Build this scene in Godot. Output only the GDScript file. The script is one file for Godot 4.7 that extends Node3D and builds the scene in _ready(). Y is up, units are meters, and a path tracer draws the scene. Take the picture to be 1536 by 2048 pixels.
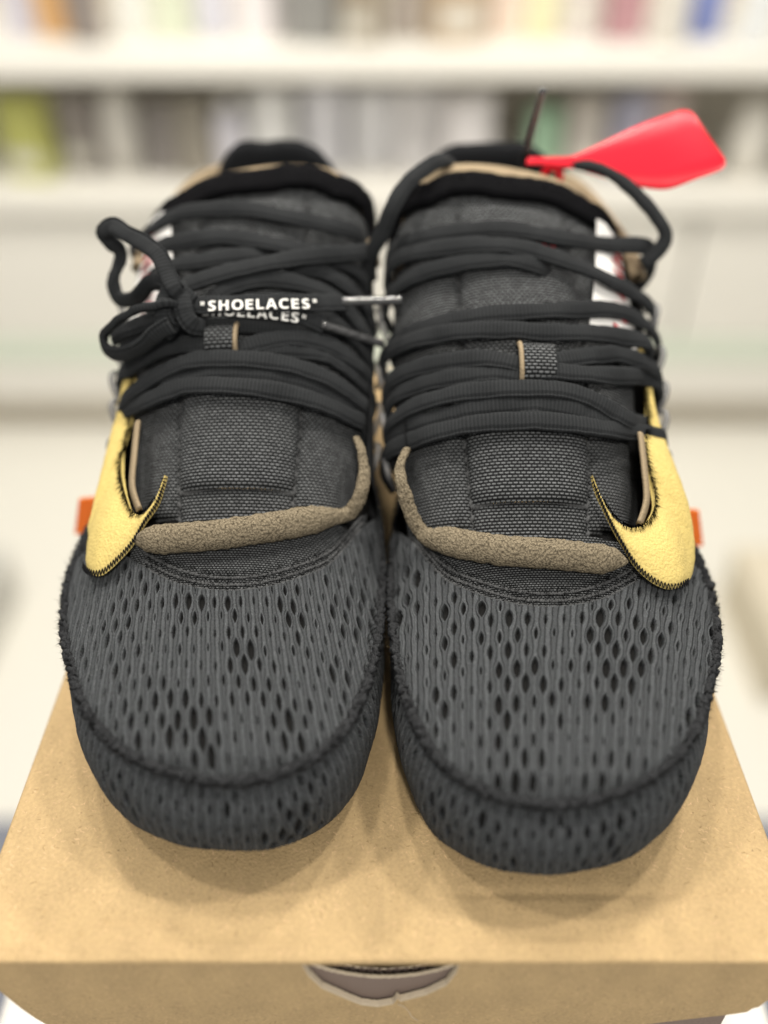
extends Node3D
# A pair of worn black knit sneakers on a brown cardboard shoe box, shop shelves out of focus behind them.
# Shoe measures are centimetres in a frame of the shoe's own: q across (towards the other shoe), h up from the box lid, t back from the toe.

const TOP := 0.13            # height of the box lid over the plinth
var rng := RandomNumberGenerator.new()
var noise := FastNoiseLite.new()
var M := {}
var sg := 1.0                # +1: shoe whose inner side points to +x, -1: its mirror image
var q0 := 0.3                # where the middle of the tongue lies
var hole_size := PackedFloat32Array()
var lut_l := PackedFloat32Array()
var lut_r := PackedFloat32Array()
var taken := {}
var arch := PackedFloat32Array()

# outline of the toe seam (q, h, t), outer side to inner side, and under each point the edge of the sole (q, t)
const SEAM := [-5.35,4.3,13.2, -5.62,4.25,10.8, -5.72,4.1,8.9, -5.34,4.0,6.7, -4.56,4.0,4.7, -3.75,4.0,3.15, -2.85,4.0,2.05, -1.9,3.92,1.36, -0.75,3.88,0.86, 0.55,3.85,0.58, 1.9,3.86,0.68, 3.0,3.92,1.1, 3.9,4.0,1.85, 4.5,4.0,3.0, 4.95,4.0,4.6, 5.2,4.0,6.5, 5.3,4.1,8.5, 5.2,4.2,11.0, 4.9,4.3,14.0]
const SOLE := [-4.9,13.0, -5.35,10.6, -5.45,8.6, -5.2,6.4, -4.55,4.3, -3.7,2.6, -2.82,1.5, -1.95,0.8, -0.8,0.25, 0.5,0.0, 1.9,0.1, 3.1,0.65, 4.05,1.6, 4.6,2.9, 4.95,4.6, 5.1,6.6, 5.1,8.6, 4.8,11.0, 4.4,14.0]

# where the laces run (q, h, t), one row per strand
const LEFT_LACES := [
	[-4.15,6.29,14.03, -4.48,7.09,13.88, -4.40,7.89,13.78, -2.98,9.11,12.81, -1.83,9.70,12.66, -0.74,9.92,12.48, 0.28,9.93,12.36, 0.75,9.90,12.34, 1.81,9.72,12.35, 2.88,9.33,12.45, 3.78,8.80,12.61, 4.31,8.35,12.81, 4.67,7.98,13.02, 4.75,7.18,13.12, 4.42,6.38,13.27],
	[-2.15,7.92,13.34, -2.48,8.72,13.19, -2.40,9.52,13.09, -1.22,9.97,13.01, -0.46,10.13,12.99, 0.70,10.13,12.94, 1.78,9.96,12.96, 2.86,9.57,13.05, 3.76,8.98,13.15, 4.30,8.46,13.28, 4.73,7.88,13.45, 4.81,7.08,13.55, 4.48,6.28,13.70],
	[-4.07,6.67,14.12, -4.40,7.47,13.97, -4.32,8.27,13.87, -3.67,9.03,13.56, -2.64,9.81,13.40, -1.70,10.28,13.38, -0.80,10.49,13.30, 0.24,10.54,13.21, 0.71,10.52,13.21, 1.78,10.35,13.23, 2.86,9.97,13.30, 3.76,9.41,13.38, 4.50,8.69,13.50, 4.79,8.28,13.57, 4.87,7.48,13.67, 4.54,6.68,13.82],
	[-0.20,10.07,13.80, 0.29,10.43,13.61, 0.76,10.59,13.58, 1.21,10.59,13.68, 2.10,10.51,13.91, 3.20,10.18,14.19, 3.92,9.67,14.26, 4.49,9.05,14.34, 4.91,8.38,14.46, 4.99,7.58,14.56, 4.66,6.78,14.71],
	[-0.18,10.24,13.84, 0.30,10.62,13.71, 0.74,10.80,13.74, 1.57,10.86,14.03, 2.46,10.76,14.31, 3.37,10.40,14.50, 4.12,9.84,14.58, 4.78,9.08,14.74, 4.86,8.28,14.84, 4.53,7.48,14.99],
	[-4.33,7.18,15.44, -4.66,7.98,15.29, -4.58,8.78,15.19, -4.03,9.30,14.84, -2.95,10.13,14.39, -1.98,10.55,14.17, -1.05,10.73,13.94, -0.58,10.66,13.97, -0.08,10.39,14.14],
	[-4.46,10.16,20.88, -4.79,10.96,20.73, -4.71,11.76,20.63, -3.16,12.88,20.28, -1.66,13.49,19.51, 0.14,13.72,18.98, 1.82,13.53,18.71, 3.47,13.08,18.97, 4.39,12.59,19.38, 4.47,11.79,19.48, 4.14,10.99,19.63],
	[-3.28,10.48,19.54, -3.61,11.28,19.39, -3.53,12.08,19.29, -1.98,12.75,18.33, -0.63,13.03,18.01, 0.64,13.00,17.71, 1.86,12.78,17.58, 2.68,12.57,17.66, 3.91,11.99,17.92, 4.63,11.34,18.12, 4.71,10.54,18.22, 4.38,9.74,18.37],
	[-3.39,9.78,18.27, -3.72,10.58,18.12, -3.64,11.38,18.02, -2.54,12.07,17.65, -1.44,12.38,17.28, -0.57,12.55,17.20, 0.44,12.65,17.23, 0.87,12.54,17.37, 1.29,12.24,17.66],
	[-2.53,11.20,15.38, -2.36,11.65,15.42, -2.12,11.92,15.61, -1.79,12.04,15.93, -0.42,12.44,16.07, 1.14,12.65,16.46, 2.72,12.65,17.14, 3.91,12.44,17.88, 4.82,12.13,18.79, 5.01,11.89,19.20, 5.05,11.50,19.73],
	[-1.23,11.08,15.62, -0.89,11.58,15.54, -0.53,11.88,15.61, -0.04,12.07,15.86, 1.14,12.19,16.16, 2.32,11.97,16.26, 3.52,11.41,16.36, 4.33,10.61,16.18, 4.78,9.90,15.95, 4.86,9.10,16.05, 4.53,8.30,16.20],
	[1.40,12.05,17.19, 1.98,12.25,17.03, 2.47,12.26,17.01, 3.10,12.06,17.16, 3.91,11.53,17.20, 4.58,10.82,17.23, 4.90,10.17,17.05, 4.98,9.37,17.15, 4.65,8.57,17.30],
	[-3.98,8.43,15.55, -4.31,9.23,15.40, -4.23,10.03,15.30, -2.58,10.66,14.95, -0.83,11.11,14.58, 0.97,11.14,14.52, 2.38,10.84,14.60, 3.43,10.29,14.61, 4.42,9.42,14.71, 4.50,8.62,14.81, 4.17,7.82,14.96],
	[0.62,11.14,15.54, 1.15,11.38,15.36, 1.63,11.42,15.34, 3.05,11.06,15.66, 4.13,10.22,15.65, 4.83,9.23,15.62, 4.91,8.43,15.72, 4.58,7.63,15.87],
]
const RIGHT_LACES := [
	[5.29,5.27,13.50, 5.62,6.07,13.35, 5.54,6.87,13.25, 5.35,7.34,13.02, 4.27,8.43,12.24, 3.22,9.00,11.92, 2.19,9.32,11.74, 0.81,9.47,11.63, 0.27,9.46,11.64, -0.86,9.30,11.70, -2.04,8.94,11.94, -3.20,8.41,12.57, -3.99,8.05,12.95, -4.62,7.55,13.35, -4.66,6.85,13.55, -4.30,6.10,13.70],
	[5.13,5.78,13.93, 5.46,6.58,13.78, 5.38,7.38,13.68, 5.13,7.85,13.41, 4.26,8.66,12.82, 3.19,9.23,12.47, 2.51,9.48,12.37, 0.76,9.73,12.23, -0.06,9.68,12.22, -1.21,9.39,12.23, -2.46,8.86,12.48, -2.79,8.54,12.67, -3.04,8.04,13.02],
	[5.17,6.29,14.10, 5.50,7.09,13.95, 5.42,7.89,13.85, 4.62,8.92,13.40, 3.54,9.58,13.00, 2.50,9.94,12.79, 0.76,10.15,12.61, -0.54,10.05,12.65, -1.51,9.73,12.65, -2.32,9.26,12.62, -3.09,8.73,12.78, -4.32,7.50,14.23, -4.40,6.70,14.33, -4.07,5.90,14.48],
	[5.16,6.59,14.99, 5.49,7.39,14.84, 5.41,8.19,14.74, 4.98,8.90,14.42, 3.88,9.70,13.82, 2.83,10.11,13.50, 1.76,10.33,13.32, 1.05,10.33,13.17, 0.58,10.18,13.21, 0.06,9.84,13.39],
	[5.22,7.06,15.44, 5.55,7.86,15.29, 5.47,8.66,15.19, 5.16,9.20,15.02, 4.24,9.95,14.47, 3.16,10.42,14.06, 2.10,10.65,13.80, 1.11,10.63,13.50, 0.64,10.47,13.50, 0.13,10.12,13.65],
	[0.78,10.13,13.73, 0.35,10.47,13.59, -0.08,10.62,13.60, -1.07,10.60,13.92, -2.05,10.47,14.38, -2.80,10.25,14.82, -3.95,9.66,15.30, -4.75,8.85,15.75, -4.88,7.90,15.95, -4.60,7.00,16.10],
	[0.84,10.14,13.52, 0.40,10.42,13.29, -0.04,10.50,13.22, -1.37,10.27,13.38, -2.67,9.89,13.91, -4.03,9.12,15.16, -4.78,8.53,15.51, -4.86,7.73,15.61, -4.53,6.93,15.76],
	[5.31,7.78,16.65, 5.64,8.58,16.50, 5.56,9.38,16.40, 4.69,10.33,15.61, 3.65,10.88,15.12, 2.65,11.18,14.82, 0.97,11.35,14.55, 0.45,11.32,14.49, -0.70,11.23,14.59, -1.94,11.01,14.95, -3.09,10.57,15.53, -4.16,10.12,15.88, -4.24,9.32,15.98, -3.91,8.52,16.13],
	[4.94,8.33,16.69, 5.27,9.13,16.54, 5.19,9.93,16.44, 3.98,10.88,15.78, 2.95,11.31,15.49, 1.94,11.55,15.35, 0.91,11.66,15.29, -0.00,11.67,15.37, -1.21,11.57,15.66, -2.52,11.29,16.28, -3.56,10.73,17.01, -4.49,10.08,17.36, -5.13,9.15,17.71, -5.21,8.35,17.81, -4.88,7.55,17.96],
	[5.21,9.08,18.75, 5.54,9.88,18.60, 5.46,10.68,18.50, 5.01,11.37,18.19, 4.29,11.96,17.87, 3.24,12.42,17.53, 2.19,12.69,17.36, 1.15,12.78,17.27, 0.30,12.69,17.12, -0.15,12.49,17.17, -0.61,12.09,17.38],
	[5.16,10.02,19.40, 5.49,10.82,19.25, 5.41,11.62,19.15, 5.01,12.14,18.96, 3.94,12.70,18.30, 2.54,13.06,17.87, 1.14,13.14,17.64, 0.24,13.04,17.51, -0.55,12.84,17.36, -1.76,12.42,17.31, -2.63,11.97,17.39, -3.66,11.29,17.94, -4.45,10.69,18.29, -5.01,10.02,18.64, -5.09,9.22,18.74, -4.76,8.42,18.89],
	[5.11,10.28,20.24, 5.44,11.08,20.09, 5.36,11.88,19.99, 4.83,12.51,19.58, 3.56,13.09,18.87, 2.23,13.37,18.57, 0.95,13.42,18.46, -0.67,13.17,18.45, -1.98,12.82,18.86, -3.00,12.39,19.62, -4.37,12.21,19.97, -5.06,11.84,20.32, -5.14,11.04,20.42, -4.81,10.24,20.57],
]

# the suede side stripe: its outer and its inner edge
const STRIPE_OUT_LEFT := [-1.97,7.92,9.86, -2.06,7.60,9.43, -2.22,7.28,9.03, -2.62,6.87,8.60, -2.99,6.42,8.04, -3.46,6.06,7.62, -3.95,5.75,7.34, -4.41,5.60,7.51, -4.86,5.42,8.21, -4.98,5.66,9.25, -4.95,6.18,9.99, -4.85,6.83,11.40, -4.70,7.53,12.90, -4.60,7.92,13.80, -4.60,9.3,17.2]
const STRIPE_IN_LEFT := [-2.03,7.91,9.87, -2.20,7.59,9.46, -2.36,7.36,9.20, -2.57,7.15,9.00, -2.83,7.02,8.92, -3.12,7.00,9.08, -3.34,7.13,9.49, -3.61,7.26,10.18, -3.88,7.25,11.07, -4.02,7.33,11.88, -3.96,7.57,12.33, -3.91,7.82,12.77, -3.88,8.15,13.4, -4.2,9.7,17.0]
const STRIPE_OUT_RIGHT := [-1.29,8.26,10.15, -1.39,7.96,9.72, -1.61,7.58,9.27, -1.90,7.14,8.76, -2.20,6.76,8.32, -2.56,6.38,7.77, -3.02,6.09,7.42, -3.60,5.86,7.28, -4.24,5.72,7.59, -4.99,5.31,8.70, -5.12,6.05,9.73, -5.02,6.71,10.65, -4.85,7.16,12.09, -4.65,7.61,13.02, -4.45,8.25,14.37, -4.5,9.3,17.2]
const STRIPE_IN_RIGHT := [-1.32,8.26,10.15, -1.45,8.02,9.83, -1.62,7.76,9.51, -1.89,7.45,9.16, -2.26,7.20,8.94, -2.69,7.07,8.93, -3.17,7.07,9.24, -3.53,7.23,9.97, -3.53,7.57,10.80, -3.45,7.92,11.33, -3.42,8.22,11.82, -3.60,8.34,12.56, -4.05,8.20,14.2, -4.2,9.7,17.0]
const FOAM_LEFT := [-3.05,6.42,8.30, -2.44,6.50,8.22, -1.58,6.58,8.17, 0.09,6.70,8.27, 1.73,6.74,8.60, 3.2,6.60,9.22, 4.1,6.35,9.75, 4.53,6.85,10.0, 4.70,7.36,10.4, 4.68,7.75,10.85, 4.60,8.1,11.15, 4.42,8.15,11.8]
const FOAM_RIGHT := [-2.36,6.42,7.95, -1.78,6.49,7.97, -1.12,6.52,8.0, 0.18,6.62,8.1, 1.79,6.6,8.3, 3.38,6.40,8.97, 4.22,6.18,9.6, 4.68,6.78,10.0, 4.95,7.54,10.4, 5.06,7.95,10.85, 4.98,8.2,11.2, 4.8,8.2,11.8]

func _ready() -> void:
	rng.seed = 11
	noise.seed = 5
	noise.frequency = 1.0
	_camera_and_light()
	_materials()
	_setting()
	_shelves()
	_box()
	_tables()
	_sneaker(1.0, Vector3(-0.054, TOP + 0.0006, -0.0255))
	_sneaker(-1.0, Vector3(0.056, TOP + 0.0006, -0.018))
	_tag()


func _camera_and_light() -> void:
	var cam := Camera3D.new()
	cam.name = "camera"
	add_child(cam)
	var lens := CameraAttributesPhysical.new()
	lens.frustum_focal_length = 21.094
	lens.frustum_focus_distance = 0.293
	lens.exposure_aperture = 1.55
	lens.frustum_near = 0.02
	lens.frustum_far = 20.0
	cam.attributes = lens
	cam.fov = 59.27
	cam.near = 0.02
	cam.far = 20.0
	cam.position = Vector3(0, 0.39, 0.122)
	cam.rotation_degrees = Vector3(-38.5, 0, 0)
	var env := Environment.new()
	env.background_mode = Environment.BG_COLOR          # the white shop all round, which bounces its light back
	env.background_color = Color(0.47, 0.462, 0.445).linear_to_srgb()
	env.tonemap_mode = Environment.TONE_MAPPER_LINEAR
	env.tonemap_exposure = 0.93
	env.sdfgi_enabled = true
	env.ssao_enabled = true
	env.ssil_enabled = true
	var we := WorldEnvironment.new()
	we.name = "world"
	we.environment = env
	add_child(we)
	# the shop's ceiling spots; the one in front is added to light the toes
	for s in [[0.50, 1.75, -0.46, 1.25], [-0.72, 1.75, -0.30, 1.15], [-0.10, 1.8, -0.70, 1.2], [0.15, 1.45, 1.0, 1.7], [-0.6, 1.5, -1.1, 1.3], [0.6, 1.5, -1.1, 1.3]]:
		var l := OmniLight3D.new()
		l.name = "ceiling_spot"
		l.position = Vector3(s[0], s[1], s[2])
		l.light_energy = s[3]
		l.light_size = 0.06
		l.light_color = Color(1.0, 0.975, 0.93)
		l.omni_range = 6.0
		l.omni_attenuation = 2.0
		l.shadow_enabled = true
		add_child(l, true)


# ---------------------------------------------------------------- helpers

func numbered(called: String) -> String:
	var n: int = taken.get(called, 0)
	taken[called] = n + 1
	return called if n == 0 else "%s_%03d" % [called, n]


func thing(called: String, label: String, category: String, at := Vector3.ZERO, group := "") -> Node3D:
	var o := Node3D.new()
	o.name = numbered(called)
	add_child(o)
	o.position = at
	o.set_meta("label", label)
	o.set_meta("category", category)
	if group:
		o.set_meta("group", group)
	return o


func part(called: String, mesh: Mesh, mat: Material, parent: Node, at := Vector3.ZERO) -> MeshInstance3D:
	var o := MeshInstance3D.new()
	var k: int = parent.get_meta("n_" + called) + 1 if parent.has_meta("n_" + called) else 0
	parent.set_meta("n_" + called, k)
	o.name = called if k == 0 else "%s_%03d" % [called, k]
	o.mesh = mesh
	o.material_override = mat
	o.position = at
	o.cast_shadow = GeometryInstance3D.SHADOW_CASTING_SETTING_ON
	parent.add_child(o, true)
	return o


func forget(n: Node) -> void:
	for m in n.get_meta_list():
		if String(m).begins_with("n_"):
			n.remove_meta(m)
	for c in n.get_children():
		forget(c)


func V(q: float, h: float, t: float) -> Vector3:
	return Vector3(sg * q, h, -t) * 0.01


func points(a: Array) -> PackedVector3Array:
	var o := PackedVector3Array()
	for i in range(0, a.size(), 3):
		o.append(Vector3(a[i], a[i + 1], a[i + 2]))
	return o


func spline(p: PackedVector3Array, per: int) -> PackedVector3Array:
	var o := PackedVector3Array()
	var n := p.size()
	for i in n - 1:
		var a := p[maxi(i - 1, 0)]
		var d := p[mini(i + 2, n - 1)]
		for k in per:
			o.append(p[i].cubic_interpolate(p[i + 1], a, d, float(k) / per))
	o.append(p[n - 1])
	return o


func even(p: PackedVector3Array, n: int) -> PackedVector3Array:
	# the same line with n points at equal steps
	var acc := PackedFloat32Array([0.0])
	for i in range(1, p.size()):
		acc.append(acc[i - 1] + p[i].distance_to(p[i - 1]))
	var total := acc[acc.size() - 1]
	var o := PackedVector3Array()
	var j := 0
	for i in n:
		var s := total * i / (n - 1)
		while j < p.size() - 2 and acc[j + 1] < s:
			j += 1
		var step := maxf(acc[j + 1] - acc[j], 1e-9)
		o.append(p[j].lerp(p[j + 1], clampf((s - acc[j]) / step, 0, 1)))
	return o


func scaled(p: PackedVector3Array) -> PackedVector3Array:
	var o := PackedVector3Array()
	for v in p:
		o.append(V(v.x, v.y, v.z))
	return o


func normals(P: PackedVector3Array, nu: int, nv: int, ring: bool) -> PackedVector3Array:
	var N := PackedVector3Array()
	N.resize(P.size())
	for j in nv:
		var ja := maxi(j - 1, 0) * nu
		var jb := mini(j + 1, nv - 1) * nu
		var row := j * nu
		for i in nu:
			var ia := i - 1
			var ib := i + 1
			if ring:
				ia = ia if ia >= 0 else nu - 2
				ib = ib if ib < nu else 1
			else:
				ia = maxi(ia, 0)
				ib = mini(ib, nu - 1)
			N[row + i] = (P[row + ib] - P[row + ia]).cross(P[jb + i] - P[ja + i]).normalized()
	return N


func sheet(P: PackedVector3Array, nu: int, nv: int, away_from: Vector3, uv := PackedVector2Array(), col := PackedColorArray(), ring := false) -> ArrayMesh:
	var N := normals(P, nu, nv, ring)
	var mid := (nv / 2) * nu + nu / 2
	var outward := N[mid].dot(P[mid] - away_from) > 0.0
	if not outward:
		for i in N.size():
			N[i] = -N[i]
	var I := PackedInt32Array()
	I.resize((nu - 1) * (nv - 1) * 6)
	var k := 0
	for j in nv - 1:
		for i in nu - 1:
			var a := j * nu + i
			var b := a + 1
			var c := a + nu + 1
			var d := a + nu
			if outward:
				I[k] = a; I[k + 1] = c; I[k + 2] = b; I[k + 3] = a; I[k + 4] = d; I[k + 5] = c
			else:
				I[k] = a; I[k + 1] = b; I[k + 2] = c; I[k + 3] = a; I[k + 4] = c; I[k + 5] = d
			k += 6
	var arr := []
	arr.resize(Mesh.ARRAY_MAX)
	arr[Mesh.ARRAY_VERTEX] = P
	arr[Mesh.ARRAY_NORMAL] = N
	if uv.size() == P.size():
		arr[Mesh.ARRAY_TEX_UV] = uv
	if col.size() == P.size():
		arr[Mesh.ARRAY_COLOR] = col
	arr[Mesh.ARRAY_INDEX] = I
	var m := ArrayMesh.new()
	m.add_surface_from_arrays(Mesh.PRIMITIVE_TRIANGLES, arr)
	return m


func sweep(path: PackedVector3Array, facing: PackedVector3Array, prof: PackedVector2Array, size := PackedFloat32Array(), lumps := 0.0, lump_freq := 0.0) -> ArrayMesh:
	# prof is a closed outline, x across the strand and y along its facing; size scales it along the way
	var n := path.size()
	var k := prof.size() + 1
	var P := PackedVector3Array()
	var uv := PackedVector2Array()
	var length := 0.0
	var around := 0.0
	for i in prof.size():
		around += prof[i].distance_to(prof[(i + 1) % prof.size()])
	for i in range(-1, n + 1):
		var c := clampi(i, 0, n - 1)
		var T := (path[mini(c + 1, n - 1)] - path[maxi(c - 1, 0)]).normalized()
		var F := facing[c]
		F = (F - T * F.dot(T)).normalized()
		var B := T.cross(F)
		if i > 0 and i < n:
			length += path[i].distance_to(path[i - 1])
		var s := size[c] if size.size() else 1.0
		if i < 0 or i >= n:
			s = 0.0
		var r := 0.0
		for j in k:
			var p := prof[j % prof.size()]
			if j > 0:
				r += p.distance_to(prof[j - 1])
			var at := path[c] + (B * p.x + F * p.y) * s
			if lumps > 0.0 and s > 0.0:
				at += (B * p.x + F * p.y).normalized() * lumps * noise.get_noise_3dv(at * lump_freq)
			P.append(at)
			uv.append(Vector2(length * 100.0, r * 100.0))
	var inside := path[n / 2] - facing[n / 2] * 0.0001
	var m := sheet(P, k, n + 2, path[mini(n / 2, n - 1)], uv, PackedColorArray(), true)
	return m


func oval(a: float, b: float, n := 14, power := 2.0) -> PackedVector2Array:
	var o := PackedVector2Array()
	for i in n:
		var w := TAU * i / n
		o.append(Vector2(a * signf(cos(w)) * pow(absf(cos(w)), 2.0 / power), b * signf(sin(w)) * pow(absf(sin(w)), 2.0 / power)))
	return o


func steady(n: int, v: Vector3) -> PackedVector3Array:
	var o := PackedVector3Array()
	o.resize(n)
	o.fill(v)
	return o


func slab(outline: PackedVector2Array, thick: float, bevel := 0.0) -> ArrayMesh:
	# an outline in the xy plane with thickness along z, front at +thick/2, its rim chamfered
	var st := SurfaceTool.new()
	st.begin(Mesh.PRIMITIVE_TRIANGLES)
	st.set_smooth_group(-1)
	var inner := outline
	if bevel > 0.0:
		var off := Geometry2D.offset_polygon(outline, -bevel, Geometry2D.JOIN_ROUND)
		if off.size() == 1 and off[0].size() >= 3:
			inner = off[0]
	var same := inner.size() == outline.size()
	if not same:
		inner = outline
		bevel = 0.0
	var cw := Geometry2D.is_polygon_clockwise(outline)
	var tri := Geometry2D.triangulate_polygon(inner)
	var h := thick / 2
	for i in range(0, tri.size(), 3):
		var a := inner[tri[i]]
		var b := inner[tri[i + 1]]
		var c := inner[tri[i + 2]]
		if (b - a).cross(c - a) > 0:
			var sw := b
			b = c
			c = sw
		for p in [a, b, c]:
			st.set_uv(p * 10.0)
			st.add_vertex(Vector3(p.x, p.y, h))
		for p in [a, c, b]:
			st.set_uv(p * 10.0)
			st.add_vertex(Vector3(p.x, p.y, -h))
	for i in outline.size():
		var j := (i + 1) % outline.size()
		var rings := [[outline[i], outline[j], h - bevel, -h + bevel]]
		for r in rings:
			var a3 := Vector3(r[0].x, r[0].y, r[2])
			var b3 := Vector3(r[1].x, r[1].y, r[2])
			var c3 := Vector3(r[1].x, r[1].y, r[3])
			var d3 := Vector3(r[0].x, r[0].y, r[3])
			var order := [a3, b3, c3, a3, c3, d3] if not cw else [a3, c3, b3, a3, d3, c3]
			for p in order:
				st.set_uv(Vector2(p.x + p.y, p.z) * 10.0)
				st.add_vertex(p)
	st.generate_normals()
	return st.commit()


func block(st: SurfaceTool, lo: Vector3, hi: Vector3, bevel := 0.0) -> void:
	# a box with its twelve edges chamfered
	var c := (lo + hi) / 2
	var e := (hi - lo) / 2
	var b := minf(bevel, minf(e.x, minf(e.y, e.z)) * 0.9)
	for axis in 3:
		for s in [-1.0, 1.0]:
			var u := (axis + 1) % 3
			var v := (axis + 2) % 3
			var f := []
			for k in [[-1, -1], [1, -1], [1, 1], [-1, 1]]:
				var p := Vector3.ZERO
				p[axis] = s * e[axis]
				p[u] = k[0] * (e[u] - b)
				p[v] = k[1] * (e[v] - b)
				f.append(c + p)
			_quad(st, f, c)
	if b <= 0.0:
		return
	for axis in 3:
		var u := (axis + 1) % 3
		var v := (axis + 2) % 3
		for su in [-1.0, 1.0]:
			for sv in [-1.0, 1.0]:
				var f := []
				for k in [[-1, 0], [1, 0], [1, 1], [-1, 1]]:
					var p := Vector3.ZERO
					p[axis] = k[0] * (e[axis] - b)
					p[u] = su * (e[u] - (b if k[1] == 0 else 0.0))
					p[v] = sv * (e[v] - (0.0 if k[1] == 0 else b))
					f.append(c + p)
				_quad(st, f, c)
	for sx in [-1.0, 1.0]:
		for sy in [-1.0, 1.0]:
			for sz in [-1.0, 1.0]:
				var s := Vector3(sx, sy, sz)
				var f := [c + s * Vector3(e.x, e.y - b, e.z - b), c + s * Vector3(e.x - b, e.y, e.z - b), c + s * Vector3(e.x - b, e.y - b, e.z)]
				_quad(st, f, c)


func _quad(st: SurfaceTool, f: Array, c: Vector3) -> void:
	var n: Vector3 = (f[1] - f[0]).cross(f[2] - f[0])
	if n.dot(f[0] - c) > 0:
		f.reverse()
	for i in range(1, f.size() - 1):
		for p in [f[0], f[i], f[i + 1]]:
			st.set_uv(Vector2(p.x + p.z, p.y - p.z) * 10.0)
			st.add_vertex(p)


func boxes(list: Array, bevel := 0.002) -> ArrayMesh:
	var st := SurfaceTool.new()
	st.begin(Mesh.PRIMITIVE_TRIANGLES)
	st.set_smooth_group(-1)
	for b in list:
		block(st, b[0], b[1], bevel)
	st.generate_normals()
	return st.commit()


func lathe(prof: Array, n := 24) -> ArrayMesh:
	var P := PackedVector3Array()
	var uv := PackedVector2Array()
	for r in prof:
		for i in n + 1:
			var w := TAU * i / n
			P.append(Vector3(cos(w) * r[0], r[1], sin(w) * r[0]))
			uv.append(Vector2(float(i) / n, r[1] * 10))
	return sheet(P, n + 1, prof.size(), Vector3(0, (prof[0][1] + prof[prof.size() - 1][1]) / 2, 0), uv, PackedColorArray(), true)


func hairs(roots: Array, col_a: Color, col_b: Color, width: float) -> ArrayMesh:
	# roots: [place, direction with length]; each a bent blade of three triangles
	var P := PackedVector3Array()
	var N := PackedVector3Array()
	var C := PackedColorArray()
	for r in roots:
		var a: Vector3 = r[0]
		var d: Vector3 = r[1]
		var side := d.cross(Vector3(rng.randf_range(-1, 1), rng.randf_range(-1, 1), rng.randf_range(-1, 1))).normalized() * width
		var bend := Vector3(rng.randf_range(-1, 1), rng.randf_range(-1, 1), rng.randf_range(-1, 1)) * d.length() * 0.35
		var m := a + d * 0.55 + bend * 0.4
		var e := a + d + bend
		var c := col_a.lerp(col_b, rng.randf())
		var n := side.cross(d).normalized()
		for p in [a - side, a + side, m + side, a - side, m + side, m - side, m - side, m + side, e]:
			P.append(p)
			N.append(n)
			C.append(c)
	var arr := []
	arr.resize(Mesh.ARRAY_MAX)
	arr[Mesh.ARRAY_VERTEX] = P
	arr[Mesh.ARRAY_NORMAL] = N
	arr[Mesh.ARRAY_COLOR] = C
	var mesh := ArrayMesh.new()
	mesh.add_surface_from_arrays(Mesh.PRIMITIVE_TRIANGLES, arr)
	return mesh


func away() -> Vector3:
	return Vector3(rng.randf_range(-1, 1), rng.randf_range(-1, 1), rng.randf_range(-1, 1)).normalized()


func lin(r: float, g: float, b: float) -> Color:
	return Color(r, g, b).linear_to_srgb()


func mat(r: float, g: float, b: float, rough := 0.8, sheen := 0.0) -> StandardMaterial3D:
	var m := StandardMaterial3D.new()
	m.albedo_color = lin(r, g, b)
	m.roughness = rough
	if sheen > 0:          # cloth: hardly any shine, a little fuzz
		m.metallic_specular = 0.14
		m.rim_enabled = true
		m.rim = sheen * 0.12
		m.rim_tint = 0.8
	return m


func height_map(m: StandardMaterial3D, tex: Texture2D, cm: float) -> void:
	m.heightmap_enabled = true
	m.heightmap_texture = tex
	m.heightmap_scale = cm


func picture(w: int, h: int, rgb: PackedByteArray) -> ImageTexture:
	return ImageTexture.create_from_image(Image.create_from_data(w, h, false, Image.FORMAT_RGB8, rgb))


func speck(freq: float, kind := FastNoiseLite.TYPE_SIMPLEX_SMOOTH, octaves := 3, size := 512, seed_ := 1) -> NoiseTexture2D:
	var f := FastNoiseLite.new()
	f.noise_type = kind
	f.frequency = freq
	f.fractal_octaves = octaves
	f.seed = seed_
	var t := NoiseTexture2D.new()
	t.width = size
	t.height = size
	t.seamless = true
	t.noise = f
	return t


func byte(v: float) -> int:
	return clampi(int(v * 255.0 + 0.5), 0, 255)


func _srgb(v: float) -> float:
	return 12.92 * v if v <= 0.0031308 else 1.055 * pow(v, 1 / 2.4) - 0.055


# ---------------------------------------------------------------- materials

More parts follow.
